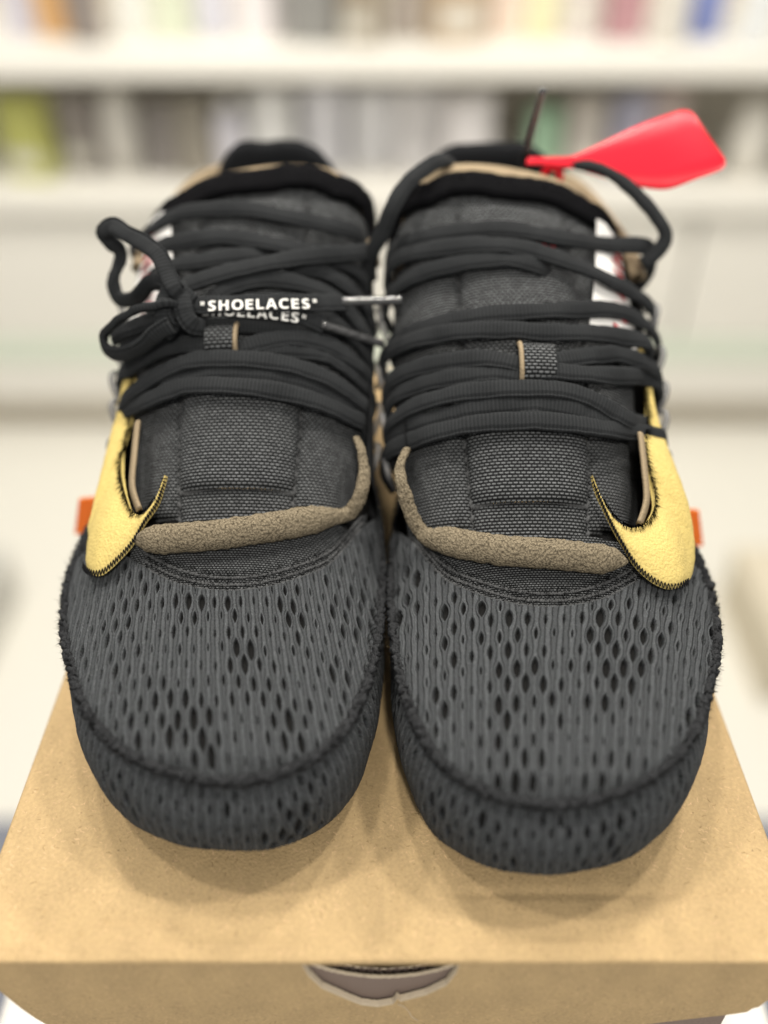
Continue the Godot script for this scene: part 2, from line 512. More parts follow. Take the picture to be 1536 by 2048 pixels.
func _materials() -> void:
	var fibre := speck(0.09, FastNoiseLite.TYPE_SIMPLEX_SMOOTH, 4, 512, 3)
	# knit: colours of cord, lining and painted groove shade are the mesh's own
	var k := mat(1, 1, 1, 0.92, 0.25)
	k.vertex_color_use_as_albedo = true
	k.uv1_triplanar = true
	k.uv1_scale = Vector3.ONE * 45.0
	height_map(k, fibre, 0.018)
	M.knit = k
	var plain := mat(0.030, 0.031, 0.033, 0.93, 0.25)
	plain.uv1_triplanar = true
	plain.uv1_scale = Vector3.ONE * 40.0
	height_map(plain, fibre, 0.05)
	M.knit_plain = plain
	var seam := mat(0.052, 0.054, 0.058, 0.95, 0.2)
	seam.uv1_triplanar = true
	seam.uv1_scale = Vector3.ONE * 60.0
	height_map(seam, fibre, 0.09)
	M.seam = seam
	var hair := mat(1, 1, 1, 0.9, 0.05)
	hair.vertex_color_use_as_albedo = true
	M.hair = hair
	M.weave = _weave(1.0, 1.0)
	M.fine_weave = _weave(1.6, 0.95)
	M.lace = _lace_cloth()
	var felt := mat(0.007, 0.007, 0.008, 0.97, 0.1)
	felt.uv1_triplanar = true
	felt.uv1_scale = Vector3.ONE * 30.0
	height_map(felt, fibre, 0.06)
	M.felt = felt
	M.heel = felt.duplicate()
	M.heel.albedo_color = lin(0.018, 0.019, 0.021)
	M.thread = mat(0.085, 0.087, 0.09, 0.8, 0.2)
	M.dark_thread = mat(0.010, 0.010, 0.011, 0.8, 0.1)
	# cut foam: open cells
	var foam := mat(1, 1, 1, 0.97, 0.1)
	var cells := FastNoiseLite.new()
	cells.noise_type = FastNoiseLite.TYPE_CELLULAR
	cells.cellular_return_type = FastNoiseLite.RETURN_DISTANCE
	cells.cellular_jitter = 1.0
	cells.frequency = 0.055
	cells.fractal_octaves = 2
	cells.seed = 8
	var pits := NoiseTexture2D.new()
	pits.width = 512
	pits.height = 512
	pits.seamless = true
	pits.noise = cells
	pits.invert = true
	var ramp := Gradient.new()
	ramp.offsets = PackedFloat32Array([0.0, 0.35, 0.7, 1.0])
	ramp.colors = PackedColorArray([lin(0.36, 0.305, 0.215), lin(0.25, 0.208, 0.145), lin(0.11, 0.09, 0.062), lin(0.02, 0.016, 0.012)])
	var tint := NoiseTexture2D.new()
	tint.width = 512
	tint.height = 512
	tint.seamless = true
	tint.noise = cells
	tint.color_ramp = ramp
	foam.albedo_texture = tint
	foam.uv1_triplanar = true
	foam.uv1_scale = Vector3.ONE * 46.0
	height_map(foam, pits, 0.10)
	M.foam = foam
	var pale := mat(0.30, 0.235, 0.155, 0.95, 0.1)
	pale.uv1_triplanar = true
	pale.uv1_scale = Vector3.ONE * 40.0
	height_map(pale, pits, 0.03)
	M.pale_foam = pale
	# suede
	var suede := mat(1, 1, 1, 0.93, 0.3)
	var sr := Gradient.new()
	sr.offsets = PackedFloat32Array([0.0, 0.5, 1.0])
	sr.colors = PackedColorArray([lin(0.52, 0.40, 0.135), lin(0.59, 0.46, 0.165), lin(0.65, 0.52, 0.205)])
	var st := speck(0.07, FastNoiseLite.TYPE_SIMPLEX_SMOOTH, 5, 512, 21)
	st.color_ramp = sr
	suede.albedo_texture = st
	suede.uv1_triplanar = true
	suede.uv1_scale = Vector3.ONE * 20.0
	height_map(suede, fibre, 0.04)
	M.suede = suede
	M.orange = mat(0.95, 0.33, 0.04, 0.6)
	M.orange.backlight_enabled = true
	M.orange.backlight = Color(0.9, 0.3, 0.05)
	var red := mat(0.86, 0.012, 0.035, 0.26)
	red.metallic_specular = 0.35
	red.clearcoat_enabled = true
	red.clearcoat = 0.6
	red.clearcoat_roughness = 0.3
	red.clearcoat = 0.35
	red.backlight_enabled = true
	red.backlight = Color(0.6, 0.05, 0.06)
	red.uv1_triplanar = true
	red.uv1_scale = Vector3.ONE * 6.0
	height_map(red, speck(0.02, FastNoiseLite.TYPE_SIMPLEX_SMOOTH, 2, 256, 77), 0.05)
	M.red = red
	M.rubber = mat(0.010, 0.010, 0.011, 0.5)
	M.rubber.metallic_specular = 0.3
	height_map(M.rubber, fibre, 0.01)
	M.rubber.uv1_triplanar = true
	M.rubber.uv1_scale = Vector3.ONE * 20.0
	var tip := mat(0.06, 0.06, 0.062, 0.2)
	tip.clearcoat_enabled = true
	tip.clearcoat = 1.0
	tip.clearcoat_roughness = 0.08
	tip.uv1_triplanar = true
	tip.uv1_scale = Vector3(25, 60, 60)
	height_map(tip, speck(0.03, FastNoiseLite.TYPE_SIMPLEX_SMOOTH, 3, 256, 31), 0.06)
	M.tip = tip
	var clear := mat(0.20, 0.20, 0.205, 0.32)
	clear.transparency = BaseMaterial3D.TRANSPARENCY_ALPHA
	clear.albedo_color.a = 0.6
	M.clear = clear
	M.print = mat(0.86, 0.85, 0.82, 0.55)
	M.label = mat(0.80, 0.79, 0.77, 0.6)
	M.red_print = mat(0.55, 0.02, 0.03, 0.6)
	M.card = _cardboard()
	var cut := mat(0.66, 0.56, 0.42, 0.95)
	cut.uv1_triplanar = true
	cut.uv1_scale = Vector3.ONE * 30.0
	height_map(cut, fibre, 0.05)
	M.cut = cut
	var inside := mat(0.21, 0.157, 0.132, 0.9)
	inside.uv1_triplanar = true
	inside.uv1_scale = Vector3.ONE * 20.0
	height_map(inside, fibre, 0.02)
	M.inside = inside
	M.white = mat(0.75, 0.73, 0.675, 0.5)
	M.plinth = mat(0.72, 0.71, 0.68, 0.45)
	M.tile = mat(0.74, 0.72, 0.655, 0.3)
	M.gap = mat(0.58, 0.53, 0.44, 0.8)
	M.glass_edge = mat(0.62, 0.68, 0.58, 0.15)


func _weave(scale_: float, bright: float) -> StandardMaterial3D:
	# brick-like dashes of thread, 14 x 18 uneven cells; one unit of uv is one centimetre
	var cw := 36
	var ch := 24
	var nx := 14
	var ny := 18
	var w := cw * nx
	var h := ch * ny
	var rgb := PackedByteArray()
	rgb.resize(w * h * 3)
	var hg := PackedByteArray()
	hg.resize(w * h * 3)
	var r := RandomNumberGenerator.new()
	r.seed = 4
	var tone := []
	var fat := []
	var slip := []
	for i in nx * ny:
		tone.append(r.randf_range(0.82, 1.18))
		fat.append(r.randf_range(1.9, 2.5))
		slip.append(r.randf_range(-0.08, 0.08))
	for y in h:
		var row := y / ch
		var fy0 := (float(y % ch) + 0.5) / ch * 2.0 - 1.0
		for x in w:
			var xs := x + (cw / 2 if row % 2 else 0)
			var cell := row * nx + (xs / cw) % nx
			var fx := (float(xs % cw) + 0.5) / cw * 2.0 - 1.0
			var fy: float = fy0 + slip[cell] - 0.12 * fx * fx
			var dash := maxf(0.0, 1.0 - fy * fy * fat[cell]) * maxf(0.0, 1.0 - pow(absf(fx), 3.0) * 1.2)
			var under := 0.28 * maxf(0.0, 1.0 - fx * fx * 0.2) * (0.75 + 0.25 * cos(fy0 * PI * 3.0))
			var up := maxf(sqrt(dash), under)
			var strand := 0.78 + 0.22 * sin(x * 0.35 + y * 2.1 + slip[cell] * 30.0) + r.randf_range(-0.08, 0.08)
			var t: float = tone[cell] * strand * bright
			var a := lerpf(0.013, 0.20 * t, smoothstep(0.3, 1.0, up))
			var at := (y * w + x) * 3
			rgb[at] = byte(_srgb(a * 0.97))
			rgb[at + 1] = byte(_srgb(a * 1.01))
			rgb[at + 2] = byte(_srgb(a * 1.05))
			hg[at] = byte(up)
			hg[at + 1] = hg[at]
			hg[at + 2] = hg[at]
	var m := mat(1, 1, 1, 0.82, 0.2)
	m.albedo_texture = picture(w, h, rgb)
	m.uv1_scale = Vector3(scale_ / (0.185 * nx), scale_ / (0.128 * ny), 1)   # a cell is 1.85 mm x 1.28 mm
	height_map(m, picture(w, h, hg), 0.05)
	return m


func _lace_cloth() -> StandardMaterial3D:
	var w := 128
	var h := 128
	var rgb := PackedByteArray()
	rgb.resize(w * h * 3)
	var hg := PackedByteArray()
	hg.resize(w * h * 3)
	var r := RandomNumberGenerator.new()
	r.seed = 9
	for y in h:
		for x in w:
			var rib := 0.5 + 0.5 * cos(TAU * (x * 4.0 / w) + 0.5 * sin(TAU * y * 8.0 / h))
			var knit := 0.5 + 0.5 * cos(TAU * y * 16.0 / h + PI * float((x * 8 / w) % 2))
			var up := 0.65 * rib + 0.35 * knit
			var a := lerpf(0.017, 0.035, up) * r.randf_range(0.7, 1.3)
			if r.randf() < 0.012:
				a *= 2.2
			var at := (y * w + x) * 3
			rgb[at] = byte(_srgb(a * 0.95))
			rgb[at + 1] = byte(_srgb(a * 1.01))
			rgb[at + 2] = byte(_srgb(a * 1.08))
			for c in 3:
				hg[at + c] = byte(up)
	var m := mat(1, 1, 1, 0.85, 0.25)
	m.albedo_texture = picture(w, h, rgb)
	m.uv1_scale = Vector3(1.9, 1.9, 1)
	height_map(m, picture(w, h, hg), 0.005)
	return m


func _cardboard() -> StandardMaterial3D:
	var n := 1024
	var rgb := PackedByteArray()
	rgb.resize(n * n * 3)
	var hg := PackedByteArray()
	hg.resize(n * n)
	var f := FastNoiseLite.new()
	f.seed = 14
	f.frequency = 0.012
	f.fractal_octaves = 5
	var g := FastNoiseLite.new()
	g.seed = 15
	g.frequency = 0.11
	g.fractal_octaves = 2
	var r := RandomNumberGenerator.new()
	r.seed = 6
	for y in n:
		for x in n:
			var v := 1.0 + 0.13 * f.get_noise_2d(x, y * 0.6) + 0.12 * g.get_noise_2d(x, y) + r.randf_range(-0.05, 0.05)
			var at := (y * n + x) * 3
			rgb[at] = byte(_srgb(0.445 * v))
			rgb[at + 1] = byte(_srgb(0.315 * v))
			rgb[at + 2] = byte(_srgb(0.16 * v))
	var im := Image.create_from_data(n, n, false, Image.FORMAT_RGB8, rgb)
	for i in 5200:                                 # fibres and flecks in the paper
		var p := Vector2(r.randf() * n, r.randf() * n)
		var d := Vector2.from_angle(r.randf() * TAU)
		var bright := r.randf() < 0.6
		var k := r.randf_range(1.15, 1.5) if bright else r.randf_range(0.4, 0.8)
		var c := lin(0.47 * k, 0.315 * k, 0.14 * k * (1.3 if bright else 1.0))
		for s in r.randi_range(2, 9):
			p += d
			d = d.rotated(r.randf_range(-0.3, 0.3))
			im.set_pixel(posmod(int(p.x), n), posmod(int(p.y), n), c)
	for i in 46:
		var p := Vector2(r.randf() * n, r.randf() * n)
		var c := lin(0.10, 0.065, 0.035)
		for s in r.randi_range(2, 7):
			im.set_pixel(posmod(int(p.x) + r.randi_range(-1, 1), n), posmod(int(p.y) + r.randi_range(-1, 1), n), c)
	var m := mat(1, 1, 1, 0.88)
	m.albedo_texture = ImageTexture.create_from_image(im)
	m.uv1_triplanar = true
	m.uv1_scale = Vector3.ONE * 5.0
	height_map(m, speck(0.16, FastNoiseLite.TYPE_SIMPLEX_SMOOTH, 3, 1024, 40), 0.02)
	return m


# ---------------------------------------------------------------- setting

func structure(called: String, mesh: Mesh, m: Material) -> MeshInstance3D:
	var o := MeshInstance3D.new()
	o.name = called
	o.mesh = mesh
	o.material_override = m
	o.set_meta("kind", "structure")
	add_child(o)
	return o


func _setting() -> void:
	structure("floor", boxes([[Vector3(-3, -0.92, -3.2), Vector3(3, -0.82, 2.5)]], 0.0), M.tile)


func _tables() -> void:
	var t := thing("display_plinth", "white display plinth that carries the cardboard shoe box", "plinth", Vector3(0, -0.82, -0.14))
	part("plinth_top", boxes([[Vector3(-0.158, 0.80, -0.19), Vector3(0.158, 0.82, 0.20)]], 0.003), M.plinth, t)
	part("plinth_body", boxes([[Vector3(-0.15, 0.0, -0.18), Vector3(0.15, 0.80, 0.19)]], 0.004), M.plinth, t)
	forget(t)
	for d in [[-0.86, -1.02, 0.16, 0.10, Color(0.55, 0.54, 0.50), "pale grey carton on the floor far behind the left shoe"], [0.84, -1.0, 0.2, 0.12, Color(0.62, 0.56, 0.44), "pale beige carton on the floor far behind the right shoe"]]:
		var c := thing("floor_carton", d[5], "carton", Vector3(d[0], -0.8195, d[1]), "cartons on the floor")
		var fm := mat(d[4].r, d[4].g, d[4].b, 0.8)
		part("body", boxes([[Vector3(-d[2], 0, -0.12), Vector3(d[2], d[3], 0.12)]], 0.004), fm, c)
		part("lid", boxes([[Vector3(-d[2] - 0.003, d[3] + 0.0005, -0.123), Vector3(d[2] + 0.003, d[3] + 0.02, 0.123)]], 0.003), fm, c)
		forget(c)
	var r := MeshInstance3D.new()
	r.name = "floor_mat"
	r.mesh = boxes([[Vector3(-0.85, 0.0, -0.52), Vector3(0.85, 0.008, 0.35)]], 0.003)
	r.material_override = mat(0.20, 0.21, 0.25, 0.9)
	r.position = Vector3(0, -0.82, -0.13)
	r.set_meta("label", "blue-grey mat on the pale floor under the display plinth")
	r.set_meta("category", "mat")
	add_child(r)


func _shelves() -> void:
	var z := -1.70
	var t := thing("shop_shelf", "white wall unit with two open shelves over closed white doors", "shelf", Vector3(0, -0.82, z - 0.2))
	for y in [[0.793, 0.838], [0.538, 0.585]]:
		part("shelf_board", boxes([[Vector3(-1.9, y[0], -0.2), Vector3(1.9, y[1], 0.2)]], 0.003), M.white, t)
	part("back_panel", boxes([[Vector3(-1.9, 0.0, -0.23), Vector3(1.9, 1.3, -0.203)]], 0.0), mat(0.58, 0.54, 0.46, 0.6), t)
	for x in [[-1.9, -1.325], [-1.321, -0.337], [-0.333, 0.655], [0.664, 1.9]]:
		part("cabinet_door", boxes([[Vector3(x[0], 0.245, 0.15), Vector3(x[1], 0.536, 0.175)]], 0.003), M.white, t)
	part("ledge", boxes([[Vector3(-1.9, 0.19, -0.2), Vector3(1.9, 0.243, 0.19)]], 0.003), M.glass_edge, t)
	part("drawer_front", boxes([[Vector3(-1.9, 0.09, 0.15), Vector3(1.9, 0.188, 0.195)]], 0.003), M.white, t)
	part("kickboard", boxes([[Vector3(-1.9, 0.0, 0.12), Vector3(1.9, 0.088, 0.14)]], 0.0), M.gap, t)
	forget(t)
	# what stands on the two shelves, out of focus: [x in cm, width in cm, height in cm, shape, colour, label, category]
	var up := [
		[-71, 4.6, 15, 0, [190, 188, 205], "lilac-grey carton at the left end of the upper shelf", "carton"],
		[-64, 6.5, 17, 0, [208, 150, 60], "orange-gold carton near the left end of the upper shelf", "carton"],
		[-57, 5.8, 16, 0, [112, 98, 92], "dark brown carton beside the orange-gold one", "carton"],
		[-49, 6.6, 13, 1, [224, 224, 218], "white round jar right of the dark brown carton", "jar"],
		[-41, 6.2, 16, 0, [214, 222, 196], "pale green carton on the upper shelf", "carton"],
		[-33.5, 7.0, 15, 1, [200, 200, 214], "lilac bottle beside the pale green carton", "bottle"],
		[-24, 8.0, 17, 0, [232, 226, 228], "pinkish white carton left of the dark grey box", "carton"],
		[-13.5, 9.4, 18, 0, [104, 104, 102], "large dark grey box at the middle of the upper shelf", "box"],
		[-4.2, 6.6, 14, 0, [138, 124, 100], "grey-brown carton right of the large dark grey box", "carton"],
		[4, 7.4, 16, 1, [146, 134, 124], "taupe bottle right of the middle of the upper shelf", "bottle"],
		[13.5, 9.6, 17, 0, [166, 138, 100], "wide tan box between the taupe bottle and the pink carton", "box"],
		[23.5, 6.2, 14, 0, [228, 204, 186], "pale pink carton beside the wide tan box", "carton"],
		[30.8, 6.4, 16, 1, [228, 222, 176], "pale yellow bottle on the upper shelf", "bottle"],
		[38.5, 6.0, 17, 0, [198, 186, 184], "pinkish grey carton between yellow bottle and rose carton", "carton"],
		[46.5, 7.0, 16, 0, [172, 112, 124], "dusty rose carton on the upper shelf", "carton"],
		[54.3, 6.4, 15, 1, [206, 202, 192], "cream jar between the rose and the blue cartons", "jar"],
		[62.5, 7.4, 17, 0, [74, 100, 178], "bright blue carton near the right end of the upper shelf", "carton"],
		[70.5, 6.0, 14, 1, [218, 222, 224], "pale white bottle at the right end of the upper shelf", "bottle"],
	]
	var low := [
		[-73, 9.0, 16, 0, [176, 178, 44], "yellow-green box at the left end of the lower shelf", "box"],
		[-63, 7.2, 15, 0, [126, 116, 114], "grey-brown carton beside the yellow-green box", "carton"],
		[-55, 8.6, 16, 2, [228, 224, 216], "round white vase on the lower shelf", "vase"],
		[-46, 6.4, 14, 0, [122, 114, 112], "dark taupe carton right of the round white vase", "carton"],
		[-39, 6.8, 15.5, 0, [120, 112, 96], "olive brown carton left of the lilac bottles", "carton"],
		[-31.5, 6.2, 16, 1, [222, 220, 232], "pale lilac bottle right of the olive brown carton", "bottle"],
		[-23, 8.6, 16.5, 0, [232, 232, 232], "white carton behind the heel of the left shoe", "carton"],
		[-13, 8.6, 16.5, 0, [226, 226, 234], "bluish white carton behind the left shoe's tongue", "carton"],
		[-3, 8.6, 15.5, 0, [236, 236, 240], "bright white carton seen between the two shoes", "carton"],
		[7, 8.8, 16.5, 0, [228, 226, 228], "white carton left of the right shoe's heel", "carton"],
		[17, 8.8, 16, 0, [234, 230, 232], "pinkish white carton behind the right shoe's heel", "carton"],
		[33, 6.4, 13, 0, [136, 182, 146], "pale green carton behind the upright lace end", "carton"],
		[41.5, 7.2, 15, 0, [186, 178, 170], "grey carton behind the neck of the red tag", "carton"],
		[50, 7.2, 15.5, 0, [160, 160, 186], "grey-blue carton behind the red tag", "carton"],
		[59, 8.0, 16, 0, [202, 184, 178], "rosy beige carton behind the end of the red tag", "carton"],
		[75.5, 8.4, 14, 2, [236, 232, 222], "round white pot at the right end of the lower shelf", "pot"],
	]
	for row in [[up, 0.838, "goods on the upper shelf"], [low, 0.585, "goods on the lower shelf"]]:
		for d in row[0]:
			var c := Color8(d[4][0], d[4][1], d[4][2]).srgb_to_linear()
			var m := mat(lerpf(c.r * 0.92, 0.68, 0.18), lerpf(c.g * 0.92, 0.66, 0.18), lerpf(c.b * 0.92, 0.62, 0.18), 0.55)
			var w: float = d[1] * 0.005
			var h: float = d[2] * 0.01
			var o := thing(["carton", "bottle", "round_vase"][d[3]], d[5], d[6], Vector3(d[0] * 0.01, -0.82 + row[1] + 0.0005, z - 0.045 - w), row[2])
			if d[3] == 0:
				part("body", boxes([[Vector3(-w, 0, -w * 0.7), Vector3(w, h * 0.93, w * 0.7)]], 0.003), m, o)
				part("lid", boxes([[Vector3(-w - 0.001, h * 0.932, -w * 0.7 - 0.001), Vector3(w + 0.001, h, w * 0.7 + 0.001)]], 0.002), m, o)
				if int(d[1] * 10) % 3 == 0:
					part("label_panel", boxes([[Vector3(-w * 0.8, h * 0.15, w * 0.7), Vector3(w * 0.8, h * 0.35, w * 0.7 + 0.0012)]], 0.0), mat(0.6, 0.58, 0.52, 0.6), o)
			elif d[3] == 1:
				part("body", lathe([[0.0, 0.0], [w * 0.92, 0.0], [w, 0.006], [w, h * 0.7], [w * 0.7, h * 0.8], [w * 0.42, h * 0.84], [w * 0.42, h * 0.86]]), m, o)
				part("cap", lathe([[w * 0.5, h * 0.86], [w * 0.5, h * 0.985], [w * 0.42, h], [0.0, h]]), M.white, o)
			else:
				var prof := [[0.0, 0.0], [w * 0.5, 0.0]]
				for i in 13:
					var u := i / 12.0
					prof.append([w * (0.5 + 0.5 * sin(PI * (0.08 + u * 0.8))), h * (0.02 + 0.9 * u)])
				prof.append([w * 0.62, h])
				prof.append([w * 0.55, h])
				prof.append([w * 0.5, h * 0.9])
				part("body", lathe(prof), m, o)
			o.position.z -= 0.09 * absf(sin(d[0] * 3.7))
			o.rotation.y = 0.5 * sin(d[0] * 1.9) if d[3] == 0 else 0.0
			forget(o)


# ---------------------------------------------------------------- the shoe box

func _box() -> void:
	var b := thing("shoe_box", "brown cardboard shoe box with hinged lid and half-moon finger notch", "box", Vector3(0, 0, -0.168))
	var zf := 0.168                                 # the front of the lid, from the middle of the box
	# lid: a slightly bowed sheet whose rim turns down
	var nu := 200
	var nv := 320
	var P := PackedVector3Array()
	var us := [-0.1225, -0.1224, -0.1220, -0.1212, -0.120]
	for j in nv:
		var v := float(j) / (nv - 1)
		for i in nu:
			var x := 0.0
			var drop := 0.0
			if i < 4:
				x = us[i]
				drop = [0.0060, 0.0030, 0.0012, 0.0003][i]
			elif i >= nu - 4:
				x = -us[nu - 1 - i]
				drop = [0.0060, 0.0030, 0.0012, 0.0003][nu - 1 - i]
			else:
				x = lerpf(-0.120, 0.120, float(i - 4) / (nu - 9))
			x += 0.0008
			var z := 0.0
			if j < 5:
				z = zf + [0.0010, 0.0009, 0.0005, -0.0002, -0.0010][j]
				drop = maxf(drop, [0.0020, 0.0010, 0.0004, 0.0001, 0.0][j])
			else:
				z = lerpf(zf - 0.0010, -0.168, (v - 4.0 / (nv - 1)) / (1.0 - 4.0 / (nv - 1)))
			var y := TOP - drop
			if drop < 0.001:
				y += 0.0005 * noise.get_noise_2d(x * 14.0, z * 14.0) - 0.0002
				# creases pressed into the lid near its front edge
				var zz := zf - z
				y -= 0.0008 * exp(-pow((zz - 0.0085 - 0.002 * sin(x * 60.0)) / 0.0009, 2.0)) * smoothstep(-0.09, -0.08, x) * smoothstep(-0.052, -0.062, x)
				y -= 0.0007 * exp(-pow((zz - 0.0195) / 0.0014, 2.0)) * smoothstep(0.015, 0.03, x)
				y -= 0.0007 * exp(-pow((x - 0.004 + (zz - 0.02) * 0.22) / 0.0007, 2.0)) * smoothstep(0.003, 0.008, zz) * smoothstep(0.034, 0.022, zz)
				y += 0.0007 * exp(-pow((zz - 0.0035) / 0.0012, 2.0)) * smoothstep(0.018, 0.03, absf(x))
			P.append(Vector3(x, y, z))
	part("lid", sheet(P, nu, nv, Vector3(0, 0, 0)), M.card, b)
	# front flap with rounded corners and the half-moon notch
	var o := PackedVector2Array()
	for p in [[-12.1, 12.84], [-12.0, 12.3], [-11.75, 11.7], [-11.5, 11.2], [-11.3, 10.5], [-11.12, 9.9], [-10.85, 9.2], [-10.5, 8.55], [-9.9, 8.05], [-9.0, 7.45], [-7.5, 7.0], [0, 6.85], [5.5, 7.6], [7.6, 8.55], [8.8, 8.95], [9.85, 9.25], [10.8, 9.5], [11.2, 9.66], [11.3, 9.9], [11.46, 10.0], [11.7, 10.7], [12.0, 11.6], [12.25, 12.84], [2.16, 12.84], [2.1, 12.3], [1.85, 11.5], [1.25, 10.85], [0.5, 10.42], [0.4, 10.62], [0.28, 10.24], [-0.2, 10.05], [-0.7, 10.18], [-1.15, 10.6], [-1.85, 11.3], [-2.2, 12.1], [-2.36, 12.84]]:
		o.append(Vector2(p[0], p[1]) * 0.01)
	part("front_flap", slab(o, 0.0016), M.card, b, Vector3(0, 0, zf))
	# the cut rim of the notch shows the board's pale core
	var rim := PackedVector3Array()
	for i in range(23, 36):
		rim.append(Vector3(o[i].x, o[i].y, zf))
	rim = even(rim, 300)
	P = PackedVector3Array()
	for row in [[0.0, 0.00095], [0.00042, 0.00088], [0.00042, -0.0009]]:
		for i in rim.size():
			var to := (Vector3(-0.001, 0.128, zf) - rim[i]).normalized()
			P.append(rim[i] + to * (row[0] + 0.00012 * noise.get_noise_1d(i * 0.7) * signf(row[0])) + Vector3(0, 0, row[1]))
	part("cut_edge", sheet(P, rim.size(), 3, Vector3(0, 0, zf)), M.cut, b)
	# a crack runs down from the notch
	var crack := spline(points([0.0042, 0.1035, 0, 0.0062, 0.1015, 0, 0.0078, 0.098, 0, 0.0085, 0.095, 0, 0.0105, 0.092, 0]), 6)
	for i in crack.size():
		crack[i].z = zf + 0.0014
	part("crack", sweep(crack, steady(crack.size(), Vector3(0, 0, 1)), oval(0.00012, 0.0001, 6)), M.cut, b)
	# inner front wall, notched too, its corrugated edge showing
	var w := PackedVector2Array()
	for p in [[-10.8, 0.4], [10.8, 0.4], [10.8, 12.6], [2.75, 12.6], [2.2, 12.30], [1.5, 11.84], [0.8, 11.56], [0.0, 11.45], [-0.8, 11.56], [-1.5, 11.84], [-2.2, 12.30], [-2.75, 12.6], [-10.8, 12.6]]:
		w.append(Vector2(p[0], p[1]) * 0.01)
	part("inner_wall", slab(w, 0.0006), M.inside, b, Vector3(0, 0, zf - 0.0019))
	part("inner_wall", slab(w, 0.0006), M.inside, b, Vector3(0, -0.0024, zf - 0.0052))
	var liner := PackedVector3Array()
	for i in range(3, 12):
		liner.append(Vector3(w[i].x, w[i].y, 0))
	liner = even(spline(liner, 8), 150)
	var front := PackedVector3Array()
	var wave := PackedVector3Array()
	var back := PackedVector3Array()
	for i in liner.size():
		var p := liner[i]
		front.append(p + Vector3(0, 0.0002 * noise.get_noise_1d(i * 1.3), zf - 0.0019))
		back.append(p + Vector3(0, -0.0024, zf - 0.0052))
		wave.append(p + Vector3(0, -0.0020, zf - 0.0036 + 0.0013 * sin(i * 0.95)))
	part("paper_edge", sweep(front, steady(150, Vector3(0, 0, 1)), oval(0.0004, 0.0005, 8), PackedFloat32Array(), 0.0003, 600.0), M.cut, b)
	part("corrugation", sweep(wave, steady(150, Vector3(0, 1, 0)), oval(0.00022, 0.0006, 6)), M.inside, b)
	part("paper_edge", sweep(back, steady(150, Vector3(0, 0, 1)), oval(0.0003, 0.0003, 8)), M.cut, b)
	for s in [-1.0, 1.0]:
		part("side_wall", boxes([[Vector3(s * 0.1095 - 0.0015, 0.001, -0.164), Vector3(s * 0.1095 + 0.0015, 0.1255, zf - 0.0060)]], 0.0006), M.card, b)
	part("back_wall", boxes([[Vector3(-0.1075, 0.001, -0.1665), Vector3(0.1075, 0.1255, -0.1645)]], 0.0), M.card, b)
	part("bottom", boxes([[Vector3(-0.1075, 0.0006, -0.164), Vector3(0.1075, 0.0036, zf - 0.011)]], 0.0), M.card, b)
	forget(b)


# ---------------------------------------------------------------- the red tag

func _tag() -> void:
	sg = -1.0
	var base := Vector3(0.056, TOP, -0.018)
	var t := thing("zip_tie_tag", "bright red plastic zip tie tag tied to the right shoe's collar", "tag", base + V(-1.5, 14.3, 23.3))
	# a thin plate lofted between its upper and its lower edge: narrow neck, then the paddle with rounded corners; it leans back
	var hi := even(spline(points([-0.2,14.66,0, -1.0,14.68,0, -1.87,14.74,0, -2.6,15.12,0, -3.6,15.72,0, -4.6,16.3,0, -5.5,16.72,0, -6.1,16.98,0, -6.38,17.0,0, -6.58,16.86,0, -6.72,16.5,0, -6.85,16.2,0]), 12), 90)
	var lo := even(spline(points([-0.1,14.36,0, -1.0,14.3,0, -1.94,14.14,0, -3.0,13.75,0, -4.2,13.36,0, -5.0,13.2,0, -5.6,13.28,0, -6.5,13.85,0, -7.2,14.28,0, -7.45,14.52,0, -7.5,14.85,0, -7.38,15.15,0]), 12), 90)
	var P := PackedVector3Array()
	var rings := 26
	for j in 90:
		for i in rings + 1:
			var a := TAU * i / rings
			var u := 0.5 + 0.5 * signf(cos(a)) * pow(absf(cos(a)), 0.4)
			var p := lo[j].lerp(hi[j], u)
			var mid := 14.55 - 0.10 * p.x
			var rel := (p.y - mid) * 0.60
			var tt := 23.4 - 1.5 * j / 89.0 + rel * 1.25 + 0.30 * rel * rel - 0.02 * (p.x + 4.0) * (p.x + 4.0)
			var thick := 0.08 * signf(sin(a)) * pow(absf(sin(a)), 0.5)
			P.append(V(p.x, mid + rel + thick * 0.6, tt - thick * 0.8) + base - t.position)
	part("tag_plate", sheet(P, rings + 1, 90, V(-4, 13.5, 24) + base - t.position, PackedVector2Array(), PackedColorArray(), true), M.red, t)
	var ring := PackedVector3Array()
	for i in 25:
		var w := TAU * i / 24.0
		ring.append(Vector3(0.004 * cos(w) - 0.003, 0.009 * sin(w) - 0.008, 0.004 * sin(w)))
	part("tie_strap", sweep(ring, steady(25, Vector3(0.3, 0, 1)), oval(0.0018, 0.0007, 8, 3.0)), M.red, t)
	forget(t)


# ---------------------------------------------------------------- a sneaker

